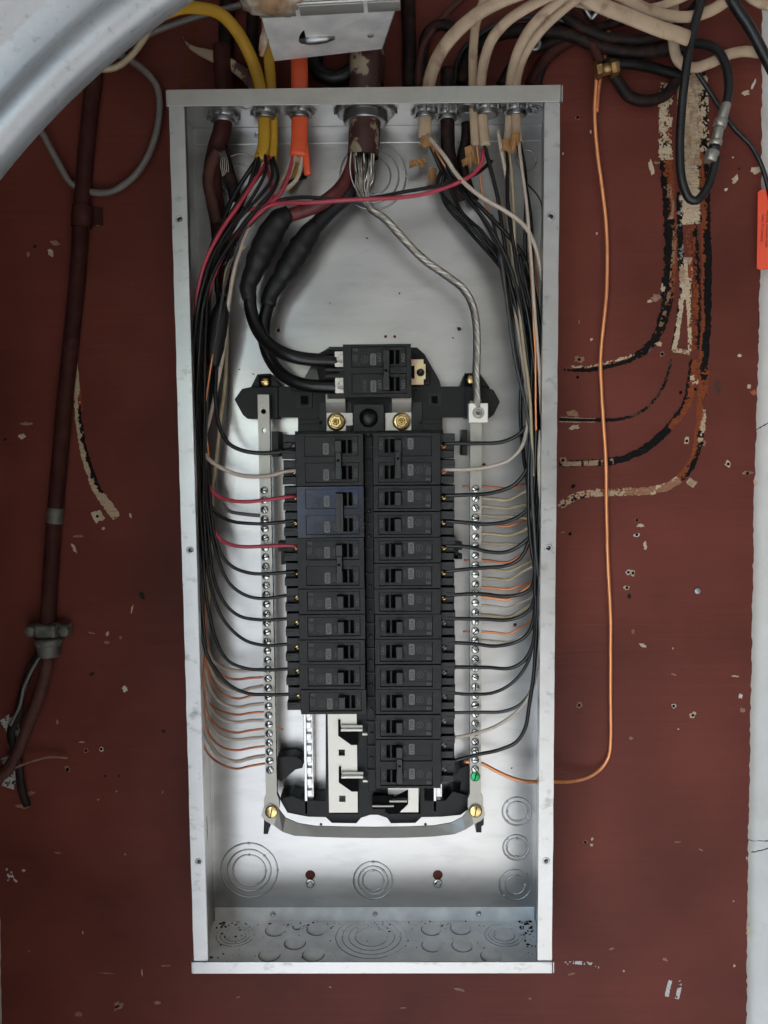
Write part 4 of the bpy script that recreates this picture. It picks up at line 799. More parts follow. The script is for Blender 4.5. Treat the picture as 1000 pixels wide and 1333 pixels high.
# copper ends poking out past the left bar
# right column
R_w = [
 ('black wire entering the top breaker of the right column', B, 1.95, [(560, 200, 40), (590, 235, 48), (625, 280, 54), (652, 330, 56), (672, 400, 56), (690, 470, 58), (695, 510, 58), (691, 545, 56), (678, 564, 54), (655, 575, 52), (625, 577, 51), (592, 577, 50), (576, 577, 48)]),
 ('cream wire curving into the second terminal of the right column', 'wire_white', 2.0, [(648, 170, 40), (656, 215, 46), (664, 260, 50), (668, 330, 52), (671, 400, 52), (679, 460, 53), (686, 510, 55), (687, 550, 56), (680, 580, 55), (664, 598, 53), (640, 607, 52), (610, 611, 51), (576, 611, 48)]),
 ('black wire of the first single-pole breaker at right', B, 1.95, [(556, 185, 46), (600, 245, 54), (640, 300, 62), (668, 360, 64), (684, 440, 66), (692, 520, 64), (692, 580, 60), (684, 614, 56), (668, 632, 53), (640, 642, 51), (610, 644, 51), (577, 645, 48)]),
 ('black wire of the second single-pole breaker at right', B, 1.95, [(570, 240, 30), (600, 280, 36), (650, 340, 44), (682, 420, 52), (697, 520, 56), (698, 600, 56), (694, 650, 56), (682, 668, 54), (660, 679, 52), (630, 682, 51), (605, 680, 51), (577, 678, 48)]),
 ('black wire of the third single-pole breaker at right', B, 1.95, [(660, 190, 48), (661, 260, 54), (672, 340, 62), (690, 430, 66), (700, 540, 64), (699, 640, 60), (692, 694, 57), (680, 708, 54), (662, 718, 52), (640, 719, 51), (610, 712, 51), (577, 710, 48)]),
 ('black wire of the fourth single-pole breaker at right', B, 1.95, [(576, 255, 26), (610, 300, 32), (660, 360, 50), (694, 450, 60), (702, 560, 62), (700, 660, 60), (688, 708, 57), (676, 728, 54), (660, 736, 52), (630, 739, 51), (605, 741, 51), (577, 744, 48)]),
 ('black wire of the fifth single-pole breaker at right', B, 1.95, [(640, 200, 44), (652, 280, 50), (664, 380, 50), (680, 470, 44), (677, 530, 40), (680, 580, 46), (688, 640, 62), (689, 690, 66), (696, 740, 64), (691, 766, 57), (676, 774, 53), (655, 776, 51), (625, 773, 51), (577, 775, 48)]),
 ('black wire of the sixth single-pole breaker at right', B, 1.95, [(682, 190, 50), (690, 280, 56), (694, 400, 62), (690, 560, 70), (688, 640, 72), (690, 700, 70), (697, 750, 66), (692, 790, 57), (678, 802, 53), (660, 807, 51), (630, 806, 51), (577, 805, 48)]),
 ('black wire of the seventh single-pole breaker at right', B, 1.95, [(676, 330, 58), (696, 430, 64), (698, 560, 72), (694, 680, 72), (697, 760, 68), (693, 812, 57), (684, 828, 54), (668, 837, 52), (645, 841, 51), (615, 838, 51), (577, 836, 48)]),
 ('black wire of the eighth single-pole breaker at right', B, 1.95, [(684, 360, 52), (702, 470, 60), (705, 600, 62), (698, 740, 66), (697, 800, 64), (693, 840, 57), (682, 860, 54), (664, 870, 52), (635, 869, 51), (577, 868, 48)]),
 ('slate-black wire of the ninth single-pole breaker at right', B, 1.75, [(690, 400, 46), (704, 500, 54), (703, 640, 56), (700, 760, 58), (694, 838, 56), (684, 868, 54), (668, 888, 52), (645, 901, 51), (620, 904, 51), (577, 901, 48)]),
 ('grey wire entering the tenth single-pole breaker at right', 'wire_grey', 1.8, [(652, 330, 66), (668, 450, 64), (690, 560, 74), (693, 650, 76), (698, 720, 74), (704, 790, 66), (700, 860, 58), (690, 902, 55), (676, 918, 53), (655, 926, 52), (625, 927, 51), (577, 928, 48)]),
 ('pinkish white wire rising from the lowest right two-pole breaker', 'wire_white', 1.8, [(704, 560, 78), (702, 610, 80), (706, 690, 76), (707, 790, 68), (700, 860, 60), (690, 903, 56), (675, 925, 54), (650, 943, 52), (625, 953, 51), (605, 958, 51), (577, 962, 48)]),
 ('lowest black wire at right, entering the lowest two-pole breaker', B, 1.95, [(705, 620, 70), (704, 700, 72), (700, 790, 70), (696, 860, 64), (689, 920, 58), (684, 948, 56), (672, 966, 54), (650, 976, 52), (622, 982, 51), (600, 988, 50), (578, 994, 48)])]
for lb, m, r, p in R_w: wire('wire', lb, 'wire', p, m, r, group=GR, jit=.7)
for lb, m, r, p in [
 ('long cream wire sweeping from the first cream cable to the right lip', 'wire_white', 2.1, [(566, 185, 55), (580, 205, 60), (594, 226, 62), (612, 245, 66), (634, 261, 68), (660, 276, 70), (682, 293, 72), (696, 318, 74), (703, 345, 74), (708, 380, 70), (709, 430, 60)]),
 ('bare copper wire beside the cream sweep at upper right', 'copper', 1.05, [(562, 188, 48), (574, 208, 50), (588, 228, 48), (600, 245, 44)]),
 ('black wire drooping low below the cream cables', B, 2.0, [(556, 190, 26), (575, 222, 26), (588, 250, 26), (600, 275, 28), (620, 295, 30), (645, 325, 36), (664, 370, 44), (684, 440, 50), (698, 520, 50)]),
 ('black wire in the second droop below the cream cables', B, 2.0, [(575, 215, 22), (592, 258, 24), (606, 283, 28), (626, 300, 34), (650, 340, 38), (676, 410, 44), (695, 480, 48), (700, 560, 50)]),
 ('thick black wire crossing under the cream sweep', B, 2.2, [(562, 215, 34), (590, 240, 42), (618, 262, 46), (648, 292, 50), (676, 325, 54), (694, 372, 58), (704, 440, 60), (705, 520, 58)]),
 ('cream wire inside the upper right gutter', 'wire_cream', 1.7, [(632, 190, 34), (640, 230, 34), (650, 260, 34), (658, 300, 34), (664, 340, 36), (670, 420, 36)]),
 ('white wire dropping straight from the right pair of cables', 'wire_white', 1.5, [(663, 195, 30), (665, 235, 32), (667, 280, 34), (667, 330, 34)]),
 ('bare copper wire in the middle of the upper right gutter', 'copper', 1.1, [(620, 215, 28), (627, 245, 30), (635, 275, 32), (645, 300, 32), (656, 350, 34), (664, 420, 34)]),
 ('bare copper wire edging the left of the right bundle', 'copper', 1.0, [(654, 345, 40), (660, 375, 40), (666, 410, 38), (672, 460, 38), (678, 490, 40)]),
 ('bare copper wire near the right lip at the top', 'copper', 1.1, [(675, 190, 42), (680, 225, 44), (686, 260, 44), (692, 300, 44), (697, 345, 42), (701, 400, 40), (703, 470, 36)]),
 ('grey wire slanting down the left edge of the right bundle', 'wire_grey', 1.7, [(640, 280, 40), (648, 320, 46), (656, 370, 46), (665, 420, 44), (675, 480, 42), (681, 520, 38)]),
 ('black wire dropping from the rightmost cable end', B, 2.0, [(678, 180, 48), (683, 220, 50), (685, 270, 50), (684, 330, 48), (690, 400, 46)]),
 ('black wire at the back of the right gutter', B, 1.9, [(698, 500, 20), (699, 600, 22), (696, 700, 22), (700, 780, 24), (703, 860, 30)]),
 ('black wire flush with the right lip', B, 1.9, [(704, 440, 70), (706, 540, 74), (707, 640, 74), (706, 720, 70), (706, 790, 62)]),
 ('white wire lying in front of the black bundle by the right lip', 'wire_white', 1.6, [(672, 178, 52), (680, 220, 62), (688, 290, 72), (694, 370, 78), (701, 470, 78), (705, 540, 76)]),
 ('tan wire running down the inside of the right bundle', 'wire_cream', 1.5, [(664, 190, 46), (668, 250, 56), (671, 330, 60), (678, 420, 66), (690, 520, 74), (694, 620, 76)]),
 ('bare copper wire lying in front of the right bundle', 'copper', 1.0, [(676, 184, 54), (684, 250, 64), (690, 340, 74), (696, 440, 78), (698, 560, 80)]),
 ('thin dark wire curling up to the box wall at the upper right', B, .8, [(686, 240, 30), (696, 250, 30), (704, 262, 28), (708, 285, 24)])]:
    wire('wire', lb, 'wire', p, m, r, group='wires down the right gutter', jit=.6)
rowsR = [(633, 'copper_dark', 1.1, 'twisted dark copper wire landing highest on the right neutral bar', -4, 690), (648, 'wire_cream', 1.6, 'highest cream wire on the right neutral bar', -10, 692), (659, 'wire_cream', 1.6, 'second cream wire down on the right neutral bar', -3, 692), (671, 'wire_cream', 1.5, 'third cream wire down, half hidden by a black wire at right', 6, 690), (682, 'copper_dark', 1.2, 'frayed copper wire landing under the third cream wire at right', -6, 688),
 (694, 'wire_cream', 1.7, 'fourth cream wire down, with a slight sag, at right', -3, 688), (707, 'wire_cream', 1.5, 'fifth cream wire down on the right neutral bar', 4, 688), (729, 'copper_dark', 1.2, 'dark twisted copper wire at mid-height of the right bar', -14, 694), (740, 'wire_cream', 1.4, 'cream wire just below the twisted copper at right', -8, 694), (752, 'wire_cream', 1.5, 'tan wire above the bright copper pair at right', -14, 696),
 (764, 'copper', 1.25, 'bright copper wire, higher of the close pair at right', -4, 694), (777, 'copper', 1.3, 'bright copper wire, lower of the close pair at right', -14, 694), (788, 'wire_white', 1.3, 'pale wire just below the bright copper pair', -10, 694), (800, 'wire_cream', 1.6, 'glossy cream wire above the small hole at right', -12, 694), (822, 'copper', 1.15, 'copper wire passing just below the small hole at right', -12, 692), (833, 'wire_white', 1.2, 'lowest pale wire landing on the right neutral bar', -11, 698)]
for i, (y, m, r, lb, dy, xe) in enumerate(rowsR):
    hb = 34 + (i * 7) % 14
    wire('wire', lb, 'wire', [(613, y, 38.5), (626, y, 38.5), (645, y + 1.5, 39), (662, y + (3 if dy < 0 else 1), 40), (678, y + dy * .45, 40), (xe, y + dy - 4, hb), (xe + 5, y + dy - 34, hb), (xe + 7, y + dy - 100, hb - 4)], m, r * 1.12, group='wires on the right neutral bar', jit=1.2)
for k, (x, y) in enumerate(((602, 633), (604, 682), (604, 729), (603, 822))):
    p = at(x, y, 38.5); mb = MB(); mb.tube([p, at(615, y, 38.5)], 1.0 * MM, 8)
    tag(obj('wire_end', mb, M['copper_dark']), ['highest copper wire end poking out left of the right neutral bar', 'second copper wire end down, left of the right neutral bar', 'third copper wire end down, left of the right neutral bar', 'lowest thin copper wire end left of the right neutral bar'][k], 'wire end', 'copper ends beside the right bar')
wire('wire', 'bent copper wire end poking out right of the left neutral bar', 'wire', [(352, 947, 38), (362, 947, 38), (369, 950, 38)], 'copper_dark', .9)
# the main copper ground: along the bottom, through a bushing, up the board to the clamp
wire('ground_wire', 'long bare copper ground wire climbing the board right of the panel', 'ground wire', [(604, 991, 37), (615, 992.5, 37), (627, 994, 38), (645, 1003, 40), (665, 1012, 42), (684, 1017, 42), (700, 1017.5, 40), (722, 1017.5, 32), (745, 1017, 18), (765, 1012, 10), (782, 1001, 6), (792, 985, 4), (795, 960, 4), (795, 900, 5), (795, 850, 4), (795, 810, 6), (793, 760, 8), (790, 690, 6), (789, 600, 7), (783, 510, 6), (782, 470, 6), (786, 420, 8), (790, 370, 8), (790, 300, 8), (785, 250, 10), (778, 200, 12), (774, 150, 14), (776, 110, 16), (780, 70, 18), (781, 40, 20)], 'copper', 1.95, step=.005, jit=.5)
wire('ground_wire', 'dull copper wire rising from the ground clamp at the top right', 'ground wire', [(777, 146, 12), (780, 110, 13), (788, 70, 14), (793, 20, 12), (792, -40, 12)], 'copper_dark', 2.0)
g = thing('ground_clamp', 'brass split-bolt clamp joining the copper ground wires on the board', 'clamp', at(787, 92, 14))
mb = MB(); mb.lathe((-7, 0, 0), [(6.5, 0), (6.5, 4), (5, 4.5)], 6, (1, 0, .25), smooth=False); mb.lathe((-3, 0, 0), [(4.4, 0), (4.4, 9), (3.6, 10)], 16, (1, 0, .25)); obj('bolt', mb, M['brass_dull'], g)
mb = MB(); mb.lathe((4, 0, 1), [(6.8, 0), (7.2, 3), (6.8, 6), (3.6, 6.2), (3.2, 4)], 6, (1, 0, .25), smooth=False); obj('nut', mb, M['brass_dull'], g); g.scale = (1.3, 1.3, 1.3); g.location = at(787, 92, 22)
b_ = thing('bushing', 'black rubber bushing where the copper wire leaves the box side', 'bushing', pt(179, 41, bx(697, 1017, 40)[1]))
mb = MB(); mb.lathe((0, 0, 0), [(4, -2), (8.5, -2), (9, -1), (9, 1), (8, 3.5), (5, 5), (2.6, 5)], 20, (-1, 0, 0)); obj('collar', mb, M['rubber_black'], b_)
# red and black traveller pair crossing the top of the box
wire('wire', 'bright red wire crossing the top of the box', 'wire', [(628, 195, 58), (628, 210, 60), (618, 225, 62), (600, 236, 64), (575, 246, 66), (545, 254, 68), (510, 258, 72), (480, 259, 74), (440, 261, 74), (400, 264, 72), (372, 264, 68), (350, 268, 64), (325, 285, 60), (300, 312, 56)], 'wire_red', 2.0)
wire('wire', 'black wire running along the bright red wire across the top', 'wire', [(640, 210, 40), (620, 226, 54), (595, 236, 58), (560, 244, 60), (525, 250, 62), (490, 257, 66), (455, 262, 68), (420, 258, 66), (390, 257, 62), (362, 262, 58), (335, 282, 56), (305, 320, 52)], B, 1.9)
wire('wire', 'black wire arching behind the orange cable end', 'wire', [(398, 230, 30), (380, 236, 40), (360, 248, 46), (338, 268, 50), (312, 300, 50), (292, 345, 48)], B, 2.2)

# ------------------------------------------------------------------ service cables with taped splices
def taped(label, red_pts, red_m, tape, black_pts, rr):
    c = thing('service_cable', label, 'cable', pt(0, 0, 0))
    o = Vector(pt(0, 0, 0))
    def tb(nm, pts, r, m, n=16, rs=None, lump=0):
        C = path(pts, .003); N = len(C)
        if rs:
            R2 = []
            for i in range(N):
                t = i / (N - 1) * (len(rs) - 1); k = min(int(t), len(rs) - 2); f = t - k; f = f * f * (3 - 2 * f); R2.append((rs[k] * (1 - f) + rs[k + 1] * f) * (1 + lump * noise.noise(Vector((i * .5, rr, 0))) + (.05 * ((i % 5) / 5) if lump else 0)) * MM)
            r_ = R2
        else: r_ = r * MM
        mb = MB(); mb.tube([p - o for p in C], r_, n); return obj(nm, mb, M[m], c)
    tb('worn_jacket', red_pts, rr, red_m); tb('tape_splice', tape[0], 0, 'tape_black', 20, tape[1], .1); tb('black_jacket', black_pts, 6.5, 'wire_black')
taped('thick service cable with a faded red upper end and taped splice', [(464, 190, 36), (458, 218, 38), (444, 244, 44), (420, 264, 48), (394, 275, 48), (372, 282, 48)], 'red_faded',
      ([(378, 277, 48), (364, 287, 48), (352, 305, 46), (340, 330, 46), (330, 354, 46), (323, 374, 46), (325, 390, 46)], [8.5, 11.2, 12.2, 12, 11.4, 9.2, 8.4, 7.2]), [(325, 384, 46), (327, 405, 46), (336, 430, 50), (354, 451, 56), (378, 463, 60), (405, 468, 58), (430, 469, 54), (441, 470, 52)], 6.6)
taped('thick service cable with a black upper end and taped splice, nearer the middle', [(480, 190, 30), (470, 228, 32), (450, 256, 34), (428, 276, 36), (408, 298, 38)], 'rubber_black',
      ([(412, 292, 38), (400, 308, 38), (387, 328, 38), (372, 352, 38), (361, 369, 38), (352, 384, 38), (349, 398, 38)], [8, 9.8, 11.3, 11.2, 10.8, 9, 8.2, 7.2]), [(350, 394, 38), (344, 420, 38), (345, 448, 38), (356, 474, 40), (374, 492, 46), (398, 501, 50), (425, 503, 52), (442, 503, 52)], 8)
sp3 = thing('wire_splice', 'black tape-wrapped splice hanging in the left gutter', 'splice', pt(0, 0, 0))
C = path([(291, 385, 46), (287, 410, 46), (282, 440, 46), (279, 462, 46), (278, 476, 46)], .003); mb = MB(); N = len(C); mb.tube([p - pt(0, 0, 0) for p in C], [(3 + 6.2 * min(1, 4 * i / N) - (4.2 * max(0, (i / N - .72) / .28))) * (1 + .08 * noise.noise(Vector((i * .4, 3, 0)))) * MM for i in range(N)], 16); obj('tape_wrap', mb, M['tape_black'], sp3)

# stranded bare neutral: strands fan out of the conduit, then twist into a rope down to the lug
sn = thing('neutral_cable', 'bare stranded aluminium neutral cable twisting down to the right lug', 'cable', pt(0, 0, 0))
core = path([(474, 262, 44), (482, 272, 46), (500, 284, 46), (526, 312, 44), (552, 338, 42), (580, 358, 42), (602, 375, 44), (613, 392, 46), (619, 415, 48), (621, 450, 50), (620, 490, 52), (621, 515, 54), (622, 530, 52)], .0022)
N = len(core); o = pt(0, 0, 0); rd = random.Random(8)
frames = []
last = None
for i in range(N):
    T = (core[min(i + 1, N - 1)] - core[max(i - 1, 0)]).normalized(); s_ = T.cross(Vector((0, 1, 0))).normalized(); frames.append((s_, s_.cross(T)))
for layer, cnt, rad in ((0, 12, 3.0), (1, 8, 1.5)):
    for k in range(cnt):
        P_ = []
        fx = 457 + 34 * ((k * (1 if layer == 0 else 2) + .5) / (cnt if layer == 0 else cnt * 2)) + rd.uniform(-2, 2)
        fan = spline([at(fx, 196, 51 + rd.uniform(-6, 4)), at(fx + rd.uniform(-2, 2), 213, 52 + rd.uniform(-6, 4)), at(fx * .78 + 470 * .22 + rd.uniform(-3, 3), 234, 51 + rd.uniform(-5, 4)), at(fx * .42 + 470 * .58 + rd.uniform(-4, 4), 252, 49 + rd.uniform(-3, 3))], .004)
        for i in range(N):
            a = 2 * math.pi * k / cnt + core[0].lerp(core[i], 1).z * 0 + i * .0022 / .042 * 2 * math.pi * (1 if layer == 0 else .9)
            g_ = 1 if i > 12 else .8 + .2 * i / 12
            P_.append(core[i] + (frames[i][0] * math.cos(a) + frames[i][1] * math.sin(a)) * rad * g_ * MM)
        full = spline(fan[::3] + [P_[4]], .003)[:-1] + P_[4:]
        mb = MB(); mb.tube([p - o for p in full], .95 * MM, 6); obj('strand', mb, M['strand_dull' if rd.random() < .45 else 'strand'], sn)
# ------------------------------------------------------------------ fittings and cables entering through the top
def fitting(px, py, label, r, name='cable_connector', cat='cable connector', hh=40, m='zinc_fitting', lug=True):
    p = at(px, py, hh); t = thing(name, label, cat, Vector((p.x, -hh * MM, Z0 + (BH - 1.5) * MM)))
    mb = MB(); mb.lathe((0, 0, 0), [(r * .8, -.2), (r * 1.32, -.2), (r * 1.36, 1), (r * 1.3, 3.6), (r * .98, 3.8)], 28, (0, 0, -1))
    for k in range(8):
        a = math.pi / 4 * k; c, s = math.cos(a), math.sin(a); R0 = r * 1.33
        mb.lathe((R0 * c, -R0 * s, -2.0), [(1.9, -1.9), (1.9, 1.9), (1.2, 2.1)], 6, (0, 0, -1), smooth=False)
    obj('locknut', mb, M[m], t)
    L7 = 7 if r > 15 else 2; LN = 12.5 if r > 15 else 7
    mb = MB(); pr_ = [(r * .78, LN), (r * .98, LN)]
    for k in range(L7): pr_ += [(r * (1.0 if k % 2 else .94), LN - 1 - k * 1.1)]
    pr_ += [(r * .98, 3.5), (r * .78, 3.4)]
    mb.lathe((0, 0, 0), pr_, 28, (0, 0, -1)); obj('threaded_sleeve', mb, M[m], t)
    mb = MB(); mb.lathe((0, 0, BH - BH + 1.5), [(r * .85, 0), (r * 1.3, 0), (r * 1.3, 7), (r * 1.1, 9), (r * .85, 9)], 20, (0, 0, 1)); obj('clamp_body', mb, M[m], t)
    if lug:
        mb = MB(); mb.lathe((r * 1.2, 2, 6), [(2.6, 0), (2.6, 4), (2, 5)], 10, (.4, -1, 0)); obj('screw', mb, M[m], t)
    return t
fitting(291, 150, 'locknut fitting round the maroon flexible conduit at top left', 11.5, hh=34)
fitting(345, 146, 'small connector holding the two yellow cables', 9.5, hh=44)
fitting(390, 146, 'small connector holding the orange cable', 9.5, hh=44)
fitting(476, 152, 'large threaded conduit hub at the middle of the top', 22, hh=44, lug=False)
fitting(553, 150, 'connector holding the first cream cable, left of the four at right', 9, hh=40)
fitting(582, 148, 'connector round the dark flexible cable between cream cables', 9, hh=34)
fitting(634, 148, 'connector holding the middle pair of cream cables', 10.5, hh=44)
fitting(672, 148, 'connector holding the rightmost pair of cream cables', 10, hh=42)
mb = MB(); mb.torus((0, 0, 0), 12, 1.2, 1, 30, 8, (0, 0, -1)); mb.torus((0, 0, 0), 7.5, 1.0, 1, 30, 8, (0, 0, -1))
p = at(690, 152, 40); knockout((p.x / MM, 40, BH - 1.6), [7, 11], (0, 0, -1))
bmsh = None
def flat(name, label, cat, pts, m, r, asp=.55, group=None, n=14, rag=None):
    return wire(name, label, cat, pts, m, r, group=group, aspect=asp, n=n)
# yellow cables
flat('yellow_cable', 'yellow cable arching in from the left to the panel top', 'cable', [(205, 22, 40), (235, 11, 42), (262, 11, 46), (285, 17, 48), (305, 36, 48), (322, 64, 46), (333, 92, 45), (341, 125, 45), (344, 160, 45), (343, 190, 46), (338, 208, 48)], 'jacket_yellow', 6.0, .55, 'yellow cables')
flat('yellow_cable', 'yellow cable dropping straight down behind the junction box to the panel', 'cable', [(346, -30, 30), (347, 10, 32), (349, 60, 36), (352, 100, 38), (354, 140, 38), (355, 180, 38), (353, 210, 40)], 'jacket_yellow', 5.4, .55, 'yellow cables')
flat('cable_sheath', 'torn scrap of yellow sheath hanging behind the orange cable', 'cable sheath', [(389, 212, 14), (384, 230, 13), (376, 246, 12)], 'jacket_yellow', 3.6, .4)
flat('orange_cable', 'flat orange cable entering the panel top', 'cable', [(386, -30, 50), (388, 40, 48), (390, 90, 46), (390, 140, 45), (390, 175, 46), (388, 203, 48)], 'jacket_orange', 8.2, .38)
flat('cable_sheath', 'slit orange sheath flap hanging from the orange cable', 'cable sheath', [(396, 182, 46), (398, 205, 47), (401, 228, 48)], 'jacket_orange', 3.4, .4)
wire('wire', 'white wire leaving the orange cable end', 'wire', [(386, 200, 46), (376, 222, 50), (352, 252, 54), (330, 285, 52), (312, 325, 50)], 'wire_cream', 1.7)
# maroon armoured cable at top left inside the box
wire('armoured_cable', 'maroon painted armoured cable inside the top left corner', 'cable', [(290, 60, 34), (291, 150, 34), (289, 170, 34), (281, 195, 32), (276, 225, 28), (279, 255, 22), (285, 285, 16), (288, 315, 14), (291, 380, 14)], 'maroon_metal', 9, n=16, jit=1.2)
wire('armoured_cable', 'rusty red armoured sheath below the maroon cable at top left', 'cable', [(283, 196, 40), (275, 218, 38), (272, 240, 34), (278, 268, 28), (284, 290, 24)], 'rust', 6.0, n=14, jit=1.6)
wire('cable_jacket', 'dark frayed cable jacket hanging beside the rusty sheath', 'cable', [(290, 190, 34), (296, 215, 32), (303, 240, 26), (306, 262, 20)], 'armour_dark', 6, aspect=.5, jit=2)
for k in range(5):
    wire('frayed_thread', 'pale frayed threads at the end of the maroon cable', 'thread', [(284 + k * 2, 196, 44), (288 + k * 2.2, 206 + k, 46), (287 + k * 2.6, 216 + k * 2, 45), (291 + k * 1.5, 230 - k * 2, 44)], 'strand', .35, n=6, group='frayed threads')
# conduit stub in the middle hub
cs = thing('conduit_stub', 'maroon painted conduit end with chipped paint in the middle hub', 'conduit', pt(0, 0, 0))
C = [at(476, 60, 44), at(476, 110, 44), at(475, 160, 44), at(474, 185, 44), at(473, 204, 44)]; o = pt(0, 0, 0)
mb = MB(); mb.tube([p - o for p in C], 15.5 * MM, 28, cap=False); mb.tube([p - o for p in C[::-1]], 13.5 * MM, 28, cap=False); obj('pipe', mb, M['maroon_conduit'], cs)
# cream flat cables coming over the top
CR = 'jacket_cream'
def cream(label, pts, r=6.0, asp=.5, m=CR): return flat('cream_cable', label, 'cable', pts, m, r, asp, 'cream cables')
cream('leftmost cream cable arching over the top right of the panel', [(553, 180, 42), (554, 150, 42), (557, 120, 44), (562, 95, 50), (575, 66, 60), (596, 40, 72), (625, 16, 84), (660, -2, 92), (720, -22, 96)], 6.4)
cream('thin cream cable standing upright in the middle pair', [(619, 190, 44), (617, 150, 44), (616, 110, 44), (616, 70, 46), (620, 30, 50), (630, 0, 56), (640, -30, 60)], 4.4)
cream('cream cable bending right from the middle pair', [(632, 190, 46), (628, 150, 46), (626, 110, 48), (630, 82, 54), (640, 52, 62), (660, 28, 72), (690, 8, 82), (730, -12, 88)], 5.0)
cream('cream cable of the right pair, on the left', [(661, 195, 40), (664, 150, 42), (665, 105, 46), (674, 68, 56), (690, 38, 68), (712, 14, 78), (740, -8, 84)], 4.9)
cream('cream cable of the right pair, on the right', [(674, 185, 48), (672, 150, 46), (672, 105, 46), (682, 72, 52), (702, 42, 62), (726, 18, 72), (760, -10, 78)], 4.8)
cream('cream cable end slanting down to the right over the board', [(735, -20, 60), (780, 6, 62), (820, 22, 60), (860, 38, 58), (880, 44, 54), (896, 50, 50)], 7.6, .45)
cream('cream cable with faint lettering crossing behind the black coaxial loop', [(790, -14, 45), (825, 4, 45), (860, 18, 44), (895, 22, 40), (925, 14, 36), (950, -2, 34), (975, -20, 34)], 5.6, .5)
cream('white cable looping below the black coaxial cable at top right', [(876, -20, 24), (877, 20, 24), (877, 58, 22), (884, 80, 20), (902, 88, 18), (925, 82, 18), (948, 71, 18), (970, 67, 18), (1005, 72, 18)], 5.4, .6)
flat('cream_cable', 'thin cream cable stub in the top right corner of the board', 'cable', [(960, -18, 30), (985, 2, 30), (1010, 10, 30)], CR, 5, .6, 'cream cables')
# torn paper filler at the sheath ends
def ragged(label, px, py, h, w_, l_, m='paper_tan', s=0, rot=0):
    rnd = random.Random(s); mb = MB(); n = 9; fr = []; c, sn_ = math.cos(math.radians(rot)), math.sin(math.radians(rot))
    top = [(-w_ / 2 + w_ * i / n, l_ / 2) for i in range(n + 1)]; bot = [(-w_ / 2 * 1.2 + w_ * 1.2 * i / n, -l_ / 2 + rnd.uniform(-l_ * .22, l_ * .28)) for i in range(n + 1)]
    mid = [((a[0] + b[0]) / 2, 0) for a, b in zip(top, bot)]; vs = []
    for row in (top, mid, bot):
        for i, (x, z) in enumerate(row):
            y = 2.2 * math.sin(i / n * math.pi) + rnd.uniform(-1, 1) * (1.5 if row is not top else .3); vs.append(((x * c - z * sn_) * MM, -y * MM, (x * sn_ + z * c) * MM))
    k = len(vs); vs += [(x, y + .0007, z) for x, y, z in vs]; fs = []
    for r_ in range(2):
        for i in range(n):
            a = r_ * (n + 1) + i; fs += [(a, a + 1, a + n + 2, a + n + 1), (k + a, k + a + n + 1, k + a + n + 2, k + a + 1)]
    for i in range(n): a = 2 * (n + 1) + i; fs.append((a, a + 1, k + a + 1, k + a))
    mb.add(vs, fs); o = obj('paper_filler', mb, M[m], loc=at(px, py, h)); tag(o, label, 'paper'); return o
ragged('torn tan paper at the end of the first cream cable', 557, 186, 46, 14, 10, s=1, rot=-12)
ragged('torn tan paper at the end of the middle cream cable', 613, 203, 48, 9, 18, s=2, rot=10)
ragged('small curled scrap of tan paper below the middle cream cables', 608, 210, 46, 9, 6, 'paper_tan', s=7, rot=20)
ragged('square tan paper sleeve under the left cable of the right pair', 660, 190, 44, 12, 12, s=3)
ragged('tan paper sleeve under the rightmost cream cable', 671, 184, 52, 8, 16, s=4, rot=-5)
ragged('crumpled tan paper behind the first cream cable end', 544, 213, 26, 16, 8, s=5, rot=12)
ragged('small brown scrap of paper below the crumpled tan paper', 563, 228, 22, 8, 14, s=6, rot=0)
wire('armoured_cable', 'dark maroon flexible cable hanging between the cream cables', 'cable', [(583, 90, 34), (582, 150, 34), (583, 175, 33), (585, 205, 30), (592, 235, 26), (600, 262, 22)], 'armour_dark', 7.0, n=14, jit=1.5)
wire('cable_jacket', 'black frayed jacket piece behind the middle cream cables', 'cable', [(606, 160, 26), (605, 185, 26), (600, 205, 24), (608, 240, 18), (618, 262, 14)], 'armour_dark', 5, jit=2)
# dark old cables and pipes above the panel
wire('armoured_cable', 'dark armoured cable curving high across the board to the right', 'cable', [(600, 110, 12), (610, 75, 14), (640, 48, 18), (680, 40, 20), (730, 42, 20), (775, 58, 18), (820, 68, 16), (850, 66, 16), (900, 60, 14)], 'armour_dark', 6.6, n=16, jit=2)
wire('armoured_cable', 'tarry black cable drooping right of the ground clamp', 'cable', [(790, 78, 16), (804, 104, 16), (820, 126, 14), (845, 131, 12), (868, 122, 10), (884, 100, 10), (905, 85, 10)], 'armour_dark', 5.6, n=14, jit=2)
wire('armoured_cable', 'tarry black cable beside the ground clamp running right', 'cable', [(800, 82, 22), (830, 84, 20), (855, 90, 14), (890, 100, 12)], 'tar_black', 5, n=14, jit=1.8)
wire('armoured_cable', 'dark cable hooking up at the left of the cream cables', 'cable', [(551, 112, 10), (551, 70, 12), (556, 44, 16), (572, 32, 20), (590, 36, 22)], 'armour_dark', 5.4, n=14, jit=1.2)
wire('armoured_cable', 'maroon cable running diagonally behind the cream cables', 'cable', [(690, 112, 8), (710, 78, 10), (740, 55, 12), (775, 40, 12)], 'maroon_metal', 6, n=12, jit=1.5)
wire('armoured_cable', 'brown cable leaning down to the ground clamp from above', 'cable', [(725, 2, 24), (750, 25, 22), (770, 55, 20), (782, 82, 18)], 'maroon_metal', 5, n=12, jit=1)
wire('armoured_cable', 'dark cable rising behind the orange cable', 'cable', [(410, 95, 10), (410, 60, 12), (412, 20, 12), (415, -30, 12)], 'armour_dark', 8, n=14, jit=1)
